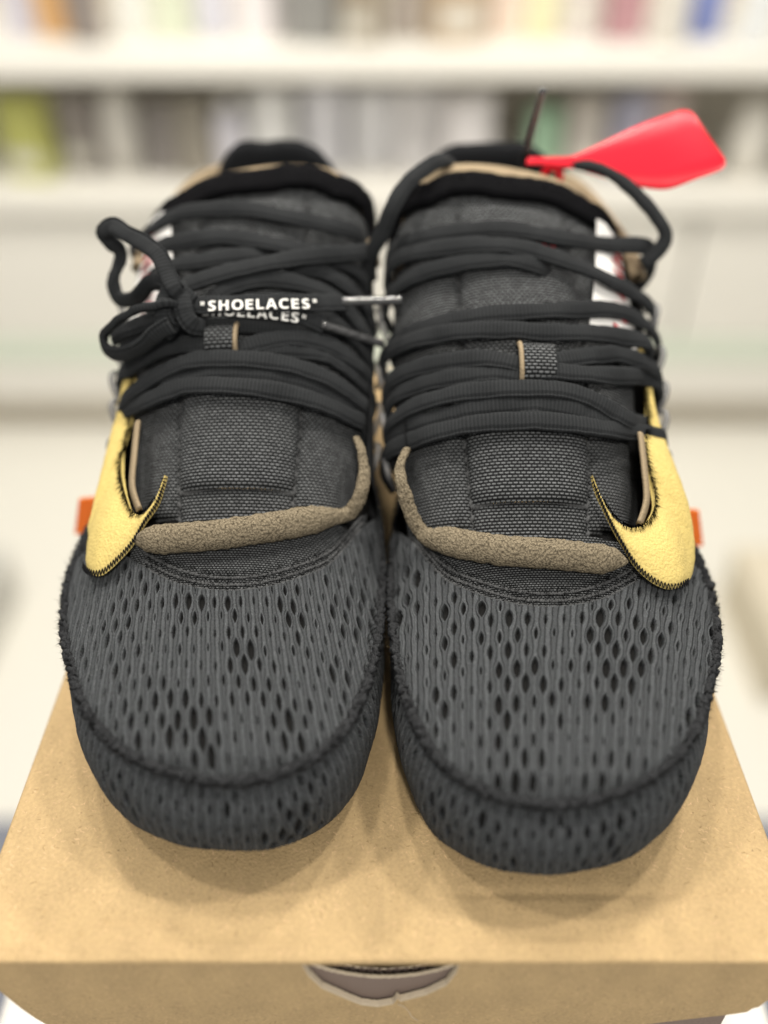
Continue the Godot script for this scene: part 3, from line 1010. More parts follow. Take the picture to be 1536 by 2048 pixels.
func tongue(a: float, s: float, lift: float) -> Vector3:
	# a point of the tongue's arch: a across (-1 outer side, 1 inner side), s up along it, lift outwards in cm
	var p0 := Vector2(8.3, 6.6)
	var p1 := Vector2(14.0, 11.2)
	var p2 := Vector2(21.3, 14.5)
	var c := p0 * (1 - s) * (1 - s) + p1 * 2 * s * (1 - s) + p2 * s * s
	var d := ((p1 - p0) * (1 - s) + (p2 - p1) * s).normalized()
	var w := _between(s, [0, 4.1, 0.25, 4.6, 0.5, 4.75, 0.75, 4.7, 1.0, 4.55])
	var drop := _between(s, [0, 2.2, 0.3, 3.0, 0.85, 2.72, 1.0, 1.9])
	var th := a * deg_to_rad(80)
	var q := w * sin(th) / sin(deg_to_rad(80))
	var n := -drop * (1 - cos(th)) / (1 - cos(deg_to_rad(80)))
	var nq := sin(th) * drop
	var nn := cos(th) * w
	var l := sqrt(nq * nq + nn * nn)
	q += lift * nq / l
	n += lift * nn / l
	var k := clampf((s - 0.6) / 0.4, 0, 1)
	k = 0.13 * k * k * (3 - 2 * k)
	return Vector3(q + q0, c.y + d.x * n + k * q, c.x - d.y * n)


func _between(x: float, t: Array) -> float:
	if x <= t[0]:
		return t[1]
	for i in range(2, t.size(), 2):
		if x <= t[i]:
			return lerpf(t[i - 1], t[i + 1], (x - t[i - 2]) / (t[i] - t[i - 2]))
	return t[t.size() - 1]


func _outline_luts() -> void:
	lut_l.resize(260)
	lut_r.resize(260)
	var s := points(SEAM)
	var line := spline(s, 24)
	for i in 260:
		lut_l[i] = -5.7
		lut_r[i] = 5.3
	for k in 260:
		var t := k * 0.05
		var l := 0.55
		var r := 0.55
		for p in line:
			if p.z <= t:
				l = minf(l, p.x)
				r = maxf(r, p.x)
		lut_l[k] = l - 0.02
		lut_r[k] = r + 0.02


func crown(q: float, t: float) -> float:
	# height of the toe box over the lid
	var f := clampf(t / 0.05, 0.0, 258.0)
	var i := int(f)
	var l := lerpf(lut_l[i], lut_l[i + 1], f - i)
	var r := lerpf(lut_r[i], lut_r[i + 1], f - i)
	var qc := lerpf(0.55, -0.1, clampf((t - 0.65) / 4.35, 0, 1))
	var rho := (q - qc) / (r - qc) if q > qc else (q - qc) / (l - qc)
	rho = clampf(rho, 0, 1)
	var hc := _between(t, [0.55, 4.0, 0.9, 4.2, 1.3, 4.4, 2, 4.62, 3, 4.88, 4, 5.1, 5, 5.3, 6, 5.5, 7, 5.75, 8, 6.1, 9, 6.6, 10, 7.2, 12, 8.4])
	var edge := 4.0 - 0.14 * smoothstep(1.8, 0.6, t)
	return edge + (hc - 4.0 + 0.14 * smoothstep(1.8, 0.6, t)) * pow(1.0 - pow(rho, 2.5), 0.75) - 0.14 * smoothstep(1.2, 0.5, t)


func knit(u: float, v: float, spread: float) -> Vector2:
	# ribbed knit with stretched-open eyelets, in millimetres: (relief, share of cord colour, lowered over lining and as painted shade in grooves)
	const P := 1.62
	const R := 5.8
	var uu := u
	var deep := 0.0
	var j0 := int(floor(v / R))
	for j: int in [j0, j0 + 1]:
		var off := 0.5 + (1.5 if j & 1 else 0.0) + (0.0 if (j >> 1) & 1 else 1.0) * 0.0
		var jit := 0.55 * sin(j * 12.7)
		var k := int(round((u / P - off) / 3.0))
		var s := hole_size[posmod(j, 64) * 64 + posmod(k, 64)] * spread
		var l := 1.6 + 2.5 * s
		var dv: float = v - j * R - jit - 0.5 * sin(k * 5.1 + j * 3.3)
		if absf(dv) >= l:
			continue
		var e: float = (0.27 + 1.05 * s) * (1.0 - (dv / l) * (dv / l))
		var d := u - (k * 3.0 + off) * P
		var ad := absf(d)
		if ad < e:
			deep = maxf(deep, smoothstep(0.0, 0.32, (e - ad)))
		else:
			uu -= signf(d) * e * maxf(0.0, 1.0 - (ad - e) / (1.5 * P - e))
	var f := uu / P
	f = f - floor(f + 0.5)
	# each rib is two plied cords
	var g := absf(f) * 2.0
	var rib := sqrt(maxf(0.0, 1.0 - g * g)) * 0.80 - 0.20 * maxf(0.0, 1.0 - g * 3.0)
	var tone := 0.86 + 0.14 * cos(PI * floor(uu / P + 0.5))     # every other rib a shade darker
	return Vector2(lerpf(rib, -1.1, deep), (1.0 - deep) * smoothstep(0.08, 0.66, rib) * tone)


func _knit_sheet(base: PackedVector3Array, nu: int, nv: int, umm: PackedFloat32Array, vmm: PackedFloat32Array, spread: PackedFloat32Array, away_from: Vector3, wrinkle: float) -> ArrayMesh:
	var N := normals(base, nu, nv, false)
	var mid := (nv / 2) * nu + nu / 2
	var flip := 1.0 if N[mid].dot(base[mid] - away_from) > 0 else -1.0
	var P := PackedVector3Array()
	P.resize(base.size())
	var C := PackedColorArray()
	C.resize(base.size())
	for i in base.size():
		var k := knit(umm[i], vmm[i], spread[i])
		var rel := k.x + wrinkle * noise.get_noise_3dv(base[i] * 60.0)
		P[i] = base[i] + N[i] * flip * rel * 0.001
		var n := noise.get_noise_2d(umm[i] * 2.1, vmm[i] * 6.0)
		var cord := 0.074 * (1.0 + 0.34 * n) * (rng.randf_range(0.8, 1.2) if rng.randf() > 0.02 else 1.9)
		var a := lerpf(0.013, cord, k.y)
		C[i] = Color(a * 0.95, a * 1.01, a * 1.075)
	return sheet(P, nu, nv, away_from, PackedVector2Array(), C)


func _sneaker(side: float, at: Vector3) -> void:
	sg = side
	var left := side > 0
	q0 = 0.3 if left else 0.65
	rng.seed = 21 if left else 33
	var r := RandomNumberGenerator.new()
	r.seed = 5 if left else 17
	hole_size.resize(64 * 64)
	var cl := FastNoiseLite.new()
	cl.seed = 3 if left else 19
	cl.frequency = 0.16
	for j in 64:
		for k in 64:
			var n := cl.get_noise_2d(k * 1.3, j * 0.9)
			hole_size[j * 64 + k] = clampf(0.28 + 1.2 * n + r.randf_range(-0.14, 0.22), 0.08, 0.97)
	_outline_luts()
	var label := "black knit sneaker tied in a bow with printed lace ends, left of the pair" if left else "black knit sneaker with the red tag and a white tongue label, right of the pair"
	var t := thing("sneaker", label, "sneaker", at, "pair of black knit sneakers")
	var core := V(0, 2.5, 8)
	_toe(t, left, core)
	_sole_and_sides(t, core)
	_tongue_parts(t, left)
	_foam_and_stripe(t, left)
	_laces(t, left)
	forget(t)


func _arch(q: float) -> float:
	# where the knit of the toe ends: a stitched arc
	if arch.is_empty():
		var line := spline(points([-6.6,0,9.9, -6.0,0,9.7, -4.0,0,8.7, -2.28,0,7.4, -1.06,0,6.8, 0.43,0,6.6, 1.91,0,6.93, 3.36,0,7.85, 4.08,0,9.0, 4.6,0,10.2, 5.3,0,12.0, 5.6,0,12.6]), 16)
		var k := 0
		for i in 241:
			var x := -6.0 + i * 0.05
			while k < line.size() - 2 and line[k + 1].x < x:
				k += 1
			arch.append(lerpf(line[k].z, line[k + 1].z, clampf((x - line[k].x) / maxf(line[k + 1].x - line[k].x, 1e-6), 0, 1)))
	var f := clampf((q + 6.0) / 0.05, 0, 239.9)
	return lerpf(arch[int(f)], arch[int(f) + 1], f - int(f))


func _toe(t: Node3D, left: bool, core: Vector3) -> void:
	var nu := 640
	var nv := 270
	var line := spline(points(SEAM), 30)
	var front := PackedFloat32Array()
	front.resize(nu)
	var qs := PackedFloat32Array()
	qs.resize(nu)
	for i in nu:
		var q := lerpf(-5.71, 5.29, float(i) / (nu - 1))
		qs[i] = q
		var best := 99.0
		for k in line.size() - 1:
			var a := line[k]
			var b := line[k + 1]
			if (a.x - q) * (b.x - q) <= 0.0 and a.z < 9.5 and absf(a.x - b.x) > 1e-6:
				best = minf(best, lerpf(a.z, b.z, (q - a.x) / (b.x - a.x)))
		front[i] = best if best < 99.0 else (8.9 if q < 0 else 8.6)
	var base := PackedVector3Array()
	base.resize(nu * nv)
	var um := PackedFloat32Array()
	um.resize(nu * nv)
	var vm := PackedFloat32Array()
	vm.resize(nu * nv)
	var sp := PackedFloat32Array()
	sp.resize(nu * nv)
	for j in nv:
		for i in nu:
			var q := qs[i]
			var back := maxf(_arch(q), front[i] + 0.3)
			var tt := lerpf(front[i], back, float(j) / (nv - 1))
			var at := j * nu + i
			base[at] = V(q, crown(q, tt), tt)
			um[at] = (q + (tt - 1.0) * (0.15 + (0.03 if left else -0.03) * q)) * 10.0 + 300.0
			vm[at] = tt * 10.0 + 100.0
			sp[at] = smoothstep(0.0, 0.06, float(j) / (nv - 1)) * (1.0 - 0.9 * smoothstep(0.93, 0.99, float(j) / (nv - 1)))
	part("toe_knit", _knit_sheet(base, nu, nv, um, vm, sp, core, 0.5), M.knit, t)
	# finer mesh between the arc and the foam edge
	var n2 := 120
	var m2 := 24
	var P := PackedVector3Array()
	var uv := PackedVector2Array()
	for j in m2:
		for i in n2:
			var q := lerpf(-3.2, 4.75, float(i) / (n2 - 1))
			var tt := lerpf(_arch(q) - 0.06, maxf(_arch(q) + 0.5, 9.2 + 0.12 * q), float(j) / (m2 - 1))
			P.append(V(q, crown(q, tt) - 0.015, tt))
			uv.append(Vector2(q, tt))
	part("fine_mesh", sheet(P, n2, m2, core, uv), M.fine_weave, t)
	# rows of stitching along the arc, and the fuzzy band between them
	var dash := []
	for row in 3:
		var p := PackedVector3Array()
		for i in 300:
			var q := lerpf(-2.7, 4.6, i / 299.0)
			var tt: float = _arch(q) + [0.02, 0.24, 0.50][row]
			p.append(V(q, crown(q, tt) + 0.005 + 0.02 * noise.get_noise_2d(i * 0.6, row * 7.0), tt + 0.03 * noise.get_noise_2d(i * 0.35, row * 3.0)))
		p = even(p, 620)
		var size := PackedFloat32Array()
		for i in p.size():
			size.append(0.35 + 0.6 * absf(sin(i * (0.24 if row != 1 else 0.31) + row + 1.5 * noise.get_noise_1d(i * 0.05))) + 0.5 * noise.get_noise_2d(i * 0.3, row * 9.0))
		part("stitch_row", sweep(p, steady(p.size(), Vector3(0, 1, 0.3)), oval(0.0007, 0.0004, 6), size, 0.0004, 1100.0), M.thread, t)
	# raised fuzzy seam round the toe
	var path := PackedVector3Array()
	for p in line:
		path.append(V(p.x, p.y + 0.06, p.z))
	path = even(path, 620)
	var N := PackedVector3Array()
	for i in path.size():
		var out := Vector3(path[i].x, 0, path[i].z + 0.075).normalized()
		N.append((out * 0.55 + Vector3(0, 1, 0)).normalized())
	var size := PackedFloat32Array()
	for i in path.size():
		size.append(1.0 + 0.22 * noise.get_noise_1d(i * 0.16) + 0.16 * noise.get_noise_1d(i * 0.71 + 40.0))
	part("toe_seam", sweep(path, N, oval(0.0016, 0.0025, 14), size, 0.0020, 520.0), M.seam, t)
	var roots := []
	for k in 15000:
		var i := rng.randi_range(0, path.size() - 1)
		var d := (N[i] + away() * 0.9).normalized()
		roots.append([path[i] + away() * 0.0012 + N[i] * 0.0006, d * rng.randf_range(0.0010, 0.0030)])
	for k in 2600:
		var i := rng.randi_range(0, 619)
		var q := lerpf(-2.6, 4.6, rng.randf())
		var tt := _arch(q) + rng.randf_range(-0.05, 0.7)
		roots.append([V(q, crown(q, tt), tt), (Vector3(0, 1, 0.2) + away() * 0.9).normalized() * rng.randf_range(0.0008, 0.0022)])
	var f := part("seam_fuzz", hairs(roots, Color(0.02, 0.021, 0.023), Color(0.15, 0.155, 0.165), 0.00005), M.hair, t)
	f.set_meta("kind", "stuff")


func _lift_of_sole(tt: float) -> float:
	var k := maxf(0.0, 1.0 - tt / 5.5)
	return 0.95 * k * k


func _sole_and_sides(t: Node3D, core: Vector3) -> void:
	var top := points(SEAM)
	var bot := PackedVector3Array()
	for i in range(0, SOLE.size(), 2):
		bot.append(Vector3(SOLE[i], _lift_of_sole(SOLE[i + 1]) + lerpf(0.12, 0.62, clampf((SOLE[i + 1] - 1.0) / 5.0, 0, 1)), SOLE[i + 1]))
	var A := spline(top, 40)
	var B := spline(bot, 40)
	# knit wall between the toe seam and the sole
	var nu := 1060
	var nv := 84
	var acc := PackedFloat32Array([0.0])
	for i in range(1, A.size()):
		acc.append(acc[i - 1] + ((A[i] + B[i]) / 2).distance_to((A[i - 1] + B[i - 1]) / 2))
	var total := acc[acc.size() - 1]
	var base := PackedVector3Array()
	base.resize(nu * nv)
	var um := PackedFloat32Array()
	um.resize(nu * nv)
	var vm := PackedFloat32Array()
	vm.resize(nu * nv)
	var sp := PackedFloat32Array()
	sp.resize(nu * nv)
	var k := 0
	for i in nu:
		var s := total * i / (nu - 1)
		while k < acc.size() - 2 and acc[k + 1] < s:
			k += 1
		var f := clampf((s - acc[k]) / maxf(acc[k + 1] - acc[k], 1e-6), 0, 1)
		var a := A[k].lerp(A[k + 1], f)
		var b := B[k].lerp(B[k + 1], f)
		var out := Vector3(a.x, 0, a.z - 7.5).normalized()
		a -= out * (0.16 + 0.12 * maxf(0.0, -out.z))
		a.y -= 0.20
		b -= out * 0.20 * maxf(0.0, -out.z)
		for j in nv:
			var v := float(j) / (nv - 1)
			var p := a.lerp(b, v) + out * (0.20 + 0.40 * maxf(0.0, -out.z)) * pow(sin(PI * minf(v * 0.97 + 0.03, 1.0)), 0.75)
			p.y += 0.35 * sin(PI * v) * maxf(0.0, -out.z)
			var at := j * nu + i
			base[at] = V(p.x, p.y, p.z)
			um[at] = s * 10.0
			vm[at] = v * a.distance_to(b) * 10.0 + 200.0
			sp[at] = 1.1 * smoothstep(0.06, 0.2, v) * smoothstep(1.0, 0.86, v)
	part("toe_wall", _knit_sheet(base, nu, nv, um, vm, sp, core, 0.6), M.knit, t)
	# rubber sole
	var ring := bot.duplicate()
	for p in [[4.2, 18.0], [3.9, 23.0], [3.2, 27.0], [0.0, 29.2], [-3.3, 27.0], [-3.9, 23.0], [-4.2, 19.0], [-4.6, 15.5]]:
		ring.append(Vector3(p[0], 0.7, p[1]))
	ring.append(ring[0])
	ring = even(spline(ring, 20), 260)
	var P := PackedVector3Array()
	var prof := [[-0.06, 0.3, 0.0], [-0.06, 0.08, 0.02], [0.0, -0.05, 0.06], [0.0, -0.5, 0.02], [-0.02, -0.66, -0.06], [-0.3, -0.7, -0.3], [-1.8, -0.7, -1.8]]
	for row in prof:
		for p in ring:
			var out := Vector3(p.x, 0, (p.z - 14.0) * 0.35).normalized()
			var c: Vector3 = p + out * (row[0] - 0.02 - 0.50 * maxf(0.0, (6.0 - p.z) / 6.0))
			c.y = maxf(p.y + row[1], 0.0)
			P.append(V(c.x, c.y, c.z))
	part("sole", sheet(P, ring.size(), prof.size(), V(0, 3, 14), PackedVector2Array(), PackedColorArray(), true), M.rubber, t)
	# sides and heel behind the toe, up to the collar
	var lower := points([-5.45,0.75,8.6, -5.35,0.75,10.6, -4.9,0.75,13, -4.5,0.75,16, -4.2,0.75,19, -3.9,0.75,23, -3.3,0.75,27, 0,0.75,29.2, 3.2,0.75,27, 3.9,0.75,23, 4.2,0.75,18.5, 4.3,0.75,15.5, 4.4,0.75,14, 4.75,0.75,11.4])
	var waist := points([-5.72,4.0,9.0, -5.55,4.3,10.8, -5.2,5,13.2, -4.8,6,16.3, -4.6,7,19.5, -4.4,7,23, -3.6,7,27, 0,7,29.8, 3.6,7,27, 4.4,7,23, 4.8,7,19, 4.95,6,15.8, 5.0,5,13.6, 5.2,4.4,11.4])
	var rim := points([-3.3,6.3,8.6, -3.95,6.9,10.9, -4.1,7.7,13.3, -4.3,9.3,16.5, -4.5,11.0,19.8, -4.1,11.6,23.5, -2.9,12.2,27.2, 0,12.5,28.4, 3.1,12.2,27.2, 4.3,11.9,23.5, 4.95,11.4,19.3, 4.9,9.5,16, 4.85,8.4,12.8, 4.75,7.4,11.2])
	var la := spline(lower, 14)
	var wa := spline(waist, 14)
	var ra := spline(rim, 14)
	P = PackedVector3Array()
	var rows := 26
	for j in rows:
		var v := float(j) / (rows - 1)
		for i in la.size():
			var c := wa[i] * 2.0 - (la[i] + ra[i]) * 0.5
			var p := la[i] * (1 - v) * (1 - v) + c * 2 * v * (1 - v) + ra[i] * v * v
			P.append(V(p.x, p.y, p.z))
	part("side_upper", sheet(P, la.size(), rows, V(0, 5, 18)), M.knit_plain, t)
	# padded collar rim of bare foam
	var c := PackedVector3Array()
	for i in range(14 * 4, 14 * 10 + 1):
		c.append(V(ra[i].x, ra[i].y, ra[i].z))
	c = even(c, 120)
	part("collar_rim", sweep(c, steady(c.size(), Vector3(0, 1, 0)), oval(0.0032, 0.0028, 10)), M.pale_foam, t)
	# heel cushion standing up behind the collar
	var hl := points([-2.1,12.6,26.8, -1.91,13.05,27.0, -1.34,13.62,27.4, -0.70,13.68,27.8, -0.1,13.58,28.0, 0.87,13.66,28.0, 1.7,13.6,27.9, 2.49,13.30,27.5, 3.06,12.79,27.0, 3.2,12.3,26.8])
	if sg < 0:
		hl = points([-2.1,12.4,26.8, -1.75,13.2,27.4, -0.9,13.68,28.0, 0.38,13.75,28.0, 1.97,13.76,27.8, 2.88,13.67,27.4, 3.44,13.25,27.0, 3.6,12.6,26.8])
	hl = even(spline(hl, 8), 60)
	P = PackedVector3Array()
	var uv := PackedVector2Array()
	for row in [[-0.5, 5.0], [-0.55, 1.6], [-0.5, 0.5], [-0.36, 0.14], [-0.12, 0.0], [0.15, 0.02], [0.4, 0.2], [0.55, 0.7], [0.7, 2.5], [0.9, 6.0]]:
		for p in hl:
			P.append(V(p.x, p.y - row[1] + 0.06 * noise.get_noise_2d(p.x * 1.1, row[1]), p.z + row[0]))
			uv.append(Vector2(p.x, row[1]))
	part("heel_cushion", sheet(P, hl.size(), 10, V(0.5, 9, 27.5), uv), M.heel, t)


func _tongue_parts(t: Node3D, left: bool) -> void:
	var under := V(q0, 6, 16)
	# quilted panels: [part, a from, a to, s from, s to]
	for d in [["tongue_panel", -0.36, 0.36, 0.115, 0.90, 0.56], ["tongue_panel", -1.12, -0.36, 0.05, 0.93, 0.36], ["tongue_panel", 0.36, 1.08, 0.05, 0.93, 0.46], ["tongue_strip", -0.36, 0.36, 0.0, 0.115, 0.26], ["tongue_top_panel", -1.1, 1.1, 0.885, 0.985, 0.20]]:
		var nu := 60
		var nv := 110 if d[4] - d[3] > 0.5 else 24
		var P := PackedVector3Array()
		var uv := PackedVector2Array()
		for j in nv:
			var v := float(j) / (nv - 1)
			var s := lerpf(d[3], d[4], v)
			for i in nu:
				var u := float(i) / (nu - 1)
				var a := lerpf(d[1], d[2], u)
				var eu: float = minf(u, 1 - u) * (d[2] - d[1]) * 4.2
				var ev: float = minf(v, 1 - v) * (d[4] - d[3]) * 15.0
				var e := sqrt(clampf(minf(eu, 1.0), 0, 1)) * lerpf(0.5 if d[1] == -0.36 else 0.0, 1.0, sqrt(clampf(ev / 0.5, 0, 1)))
				var lift: float = -0.54 + d[5] * (1.0 - pow(1.0 - clampf(e, 0, 1), 2.0)) + 0.035 * noise.get_noise_2d(a * 3.0 + d[5] * 50.0, s * 7.0)
				if d[0] == "tongue_top_panel":
					# two stitched columns
					for g in [-0.36, 0.36]:
						lift -= 0.10 * exp(-pow((a - g) / 0.02, 2.0))
				P.append(_sv(tongue(a, s, lift)))
				uv.append(Vector2(a * 6.3, s * 16.0))
		part(d[0], sheet(P, nu, nv, under, uv), M.weave, t)
	# stitching in the grooves
	for g in [[-0.36, 0.0, 1.0], [0.36, 0.0, 1.0]]:
		var p := PackedVector3Array()
		for i in 200:
			var s := lerpf(g[1], g[2], i / 199.0)
			p.append(_sv(tongue(g[0] + 0.006 * sin(i * 1.7), s, -0.43)))
		p = even(p, 420)
		var size := PackedFloat32Array()
		for i in p.size():
			size.append(0.25 + 0.9 * maxf(0.0, sin(i * 0.42)))
		part("stitch_row", sweep(p, steady(p.size(), Vector3(0, 0.7, 0.7)), oval(0.0007, 0.0006, 6), size), M.thread, t)
	var p := PackedVector3Array()
	for i in 200:
		p.append(_sv(tongue(lerpf(-0.36, 0.36, i / 199.0), 0.113, -0.42)))
	p = even(p, 300)
	var size := PackedFloat32Array()
	for i in p.size():
		size.append(0.6 + 0.5 * absf(sin(i * 0.35)) + 0.3 * noise.get_noise_1d(i * 0.4))
	part("stitch_row", sweep(p, steady(p.size(), Vector3(0, 0.7, 0.7)), oval(0.0011, 0.0007, 6), size, 0.0003, 800.0), M.thread, t)
	# felt binding along the tongue's edge
	var b := PackedVector3Array()
	var bn := PackedVector3Array()
	for i in 61:
		var x := i / 60.0
		var a := lerpf(-1.1, 1.1, smoothstep(0.08, 0.92, x) * 0.35 + clampf((x - 0.08) / 0.84, 0, 1) * 0.65)
		var s := 0.968 - 0.13 * pow(absf(x * 2 - 1), 6.0) + 0.02 * noise.get_noise_1d(x * 6.0)
		b.append(_sv(tongue(a, s, -0.14)))
		bn.append((_sv(tongue(a, s, 0.5)) - _sv(tongue(a, s, 0.0))).normalized())
	part("tongue_binding", sweep(b, bn, oval(0.0056, 0.0026, 16, 2.6), PackedFloat32Array(), 0.0006, 300.0), M.felt, t)
	var roots := []
	for k in 2600:
		var i := rng.randi_range(0, 59)
		var c := b[i].lerp(b[i + 1], rng.randf())
		var d := (bn[i] + away() * 1.2).normalized()
		roots.append([c + d * 0.0024, d * rng.randf_range(0.0010, 0.0026)])
	# foam core of the tongue, bare behind the binding
	var P := PackedVector3Array()
	var depth := [0.05, -0.15, -0.4, -0.65, -0.85, -0.95, -0.9]
	var rise := [0.97, 1.02, 1.045, 1.052, 1.045, 1.0, 0.7]
	for j in 7:
		for i in 60:
			var a := lerpf(-1.08, 1.05, i / 59.0)
			var grow := 1.0 if left else 1.0 + 0.5 * smoothstep(0.6, -0.5, a)
			var bow := 0.16 * pow(absf(a), 6.0)
			P.append(_sv(tongue(a, rise[j] + (0.0 if left or j == 0 else 0.028) - bow, -0.15 + depth[j] * grow)))
	part("tongue_foam", sheet(P, 60, 7, V(q0, 8, 17)), M.pale_foam, t)
	# frayed edge of the lining round the tongue's foot
	for k in 1500:
		var s := rng.randf_range(0.0, 0.3)
		var a := 1.0 + rng.randf_range(-0.03, 0.03) if rng.randf() < 0.5 else lerpf(-0.9, 1.0, rng.randf())
		if a < 0.97:
			s = rng.randf_range(-0.01, 0.012)
		roots.append([_sv(tongue(a, s, -0.32)), away() * rng.randf_range(0.0012, 0.003)])
	var f := part("felt_fuzz", hairs(roots, Color(0.008, 0.008, 0.009), Color(0.035, 0.036, 0.038), 0.00006), M.hair, t)
	f.set_meta("kind", "stuff")
	# lace keeper: a webbing loop sewn on the tongue
	var c0 := [-0.17, -0.03, 0.43, 0.53] if left else [-0.135, 0.02, 0.38, 0.51]
	P = PackedVector3Array()
	var uv := PackedVector2Array()
	for j in 20:
		for i in 16:
			var a := lerpf(c0[0], c0[1], i / 15.0)
			var s := lerpf(c0[2], c0[3], j / 19.0)
			P.append(_sv(tongue(a, s, 0.58 - 0.75 * pow(absf(j / 9.5 - 1.0), 3.0))))
			uv.append(Vector2(a * 6.3, s * 16.0))
	part("lace_keeper", sheet(P, 16, 20, under, uv), M.weave, t)
	var edge := PackedVector3Array()
	var ea: float = c0[1] + 0.012
	for j in 20:
		edge.append(_sv(tongue(ea, lerpf(c0[2], c0[3], j / 19.0), 0.52 - 0.75 * pow(absf(j / 9.5 - 1.0), 3.0))))
	part("keeper_edge", sweep(edge, steady(20, Vector3(0, 0.7, 0.7)), oval(0.0009, 0.0012, 8)), M.pale_foam, t)
	# white woven label on the tongue's outer side, and its red print
	P = PackedVector3Array()
	for j in 24:
		for i in 14:
			var v := j / 23.0
			P.append(_sv(tongue(lerpf(lerpf(-0.37, -0.58, v), -1.06, i / 13.0), lerpf(0.56, 0.955, v), 0.10 + (0.25 * i / 13.0 if left else 0.0))))
	part("tongue_label", sheet(P, 14, 24, under), M.label, t)
	for k in 9:
		var s := lerpf(0.58, 0.9, k / 8.0)
		var q := PackedVector3Array()
		for i in 5:
			var x := i / 4.0
			q.append(_sv(tongue(lerpf(-0.56, -0.72, k / 8.0) - 0.12 * (absf(x * 2 - 1) if k % 2 else x), s + 0.014 * (x if k % 3 else 1.0 - x), 0.14 + (0.12 if left else 0.0))))
		part("label_print", sweep(q, steady(5, (q[2] - under).normalized()), oval(0.0014, 0.0002, 6)), M.red_print, t)
	for k in 5:
		var a := 0.02 - 0.05 * k
		var q := PackedVector3Array()
		for i in 4:
			q.append(_sv(tongue(a - 0.035 * i / 3.0, 0.785 + 0.004 * (i % 2), 0.02)))
		part("tongue_print", sweep(q, steady(4, (q[1] - under).normalized()), oval(0.0006, 0.0003, 6)), M.red_print, t)


func _sv(p: Vector3) -> Vector3:
	return Vector3(sg * p.x, p.y, -p.z) * 0.01


func _foam_and_stripe(t: Node3D, left: bool) -> void:
	# cut foam edge of the throat
	var f := even(scaled(spline(points(FOAM_LEFT if left else FOAM_RIGHT), 10)), 160)
	var size := PackedFloat32Array()
	var F := PackedVector3Array()
	for i in 160:
		var x := i / 159.0
		var w := 0.62 + 0.38 * smoothstep(0.0, 0.10, x)
		w *= sqrt(clampf(x / 0.05, 0.02, 1.0))
		w *= 1.0 - 0.50 * smoothstep(0.55, 0.70, x) - 0.22 * smoothstep(0.8, 0.96, x)
		size.append(w * (1.0 + 0.04 * noise.get_noise_1d(i * 0.2)))
		F.append(Vector3(0.25 * sg * smoothstep(0.5, 0.7, x), 0.55, 0.85).normalized())
	part("throat_foam", sweep(f, F, oval(0.0050, 0.0040, 20, 2.4), size, 0.0006, 300.0), M.foam, t)
	# inner foam layer seen through the gap beside the tongue
	var g := even(scaled(spline(points([-2.9, 6.9, 9.2, -3.25, 7.35, 10.0, -3.3, 7.95, 11.0, -3.35, 8.5, 12.2]), 8)), 40)
	part("inner_foam", sweep(g, steady(40, Vector3(0.4 * sg, 0.6, 0.7)), oval(0.0011, 0.0030, 10)), M.pale_foam, t)
	# suede stripe: lofted between its two edges
	var O := even(spline(points(STRIPE_OUT_LEFT if left else STRIPE_OUT_RIGHT), 10), 130)
	var I := even(spline(points(STRIPE_IN_LEFT if left else STRIPE_IN_RIGHT), 10), 130)
	var nv := 22
	var base := PackedVector3Array()
	for j in nv:
		for i in 130:
			base.append(_sv(I[i].lerp(O[i], j / float(nv - 1))))
	var core := V(0.5, 3.0, 12)
	var N := normals(base, 130, nv, false)
	var flip := 1.0 if N[(nv / 2) * 130 + 40].dot(base[(nv / 2) * 130 + 40] - core) > 0 else -1.0
	var P := PackedVector3Array()
	for j in nv:
		var v := j / float(nv - 1)
		for i in 130:
			var at := j * 130 + i
			var wide := base[i].distance_to(base[(nv - 1) * 130 + i])
			var e := pow(maxf(sin(PI * v), 0.0), 0.45)
			P.append(base[at] + N[at] * flip * ((-0.0010 + 0.0019 * e) + 0.028 * wide * sin(PI * v) + 0.0003 * noise.get_noise_3dv(base[at] * 200.0)))
	part("side_stripe", sheet(P, 130, nv, core), M.suede, t)
	# zigzag stitching along the outer edge
	var z := PackedVector3Array()
	var zn := PackedVector3Array()
	var pts := even(spline(points(STRIPE_OUT_LEFT if left else STRIPE_OUT_RIGHT), 10), 260)
	for i in range(2, 90):
		var x := i / 259.0 * 129.0
		var k := int(x)
		var inwards := (base[minf(k + 0, 129)] - base[(nv - 1) * 130 + k]).normalized()
		var n := N[(nv - 2) * 130 + k] * flip
		z.append(_sv(pts[i]) + inwards * (0.0013 if i % 2 else -0.0007) + n * (0.0010 if i % 2 else 0.0003))
		zn.append(n)
	z = spline(z, 3)
	var zn3 := PackedVector3Array()
	for i in z.size():
		zn3.append(zn[mini(i / 3, zn.size() - 1)])
	part("zigzag_stitch", sweep(z, zn3, oval(0.00019, 0.00019, 6)), M.dark_thread, t)
	# dark frayed stitches round the inner edge
	var roots := []
	for k in 900:
		var i := rng.randi_range(10, 128)
		var outwards := (base[(nv - 1) * 130 + i] - base[i]).normalized()
		var n := N[130 + i] * flip
		roots.append([base[i] + n * 0.0006 - outwards * 0.0006, (outwards + n * 0.35 + away() * 0.35).normalized() * rng.randf_range(0.0014, 0.0034)])
	var fz := part("stripe_fuzz", hairs(roots, Color(0.008, 0.008, 0.009), Color(0.03, 0.03, 0.032), 0.0001), M.hair, t)
	fz.set_meta("kind", "stuff")
	# orange cloth tab standing out of the side
	var tab := PackedVector2Array()
	for p in [[-5.0, 4.35], [-6.15, 3.85], [-6.9, 3.75], [-7.45, 1.95], [-6.6, 1.8], [-5.0, 2.3]]:
		tab.append(Vector2(sg * p[0], p[1]) * 0.01)
	part("side_tab", slab(tab, 0.0012), M.orange, t, Vector3(0, 0, -0.14))


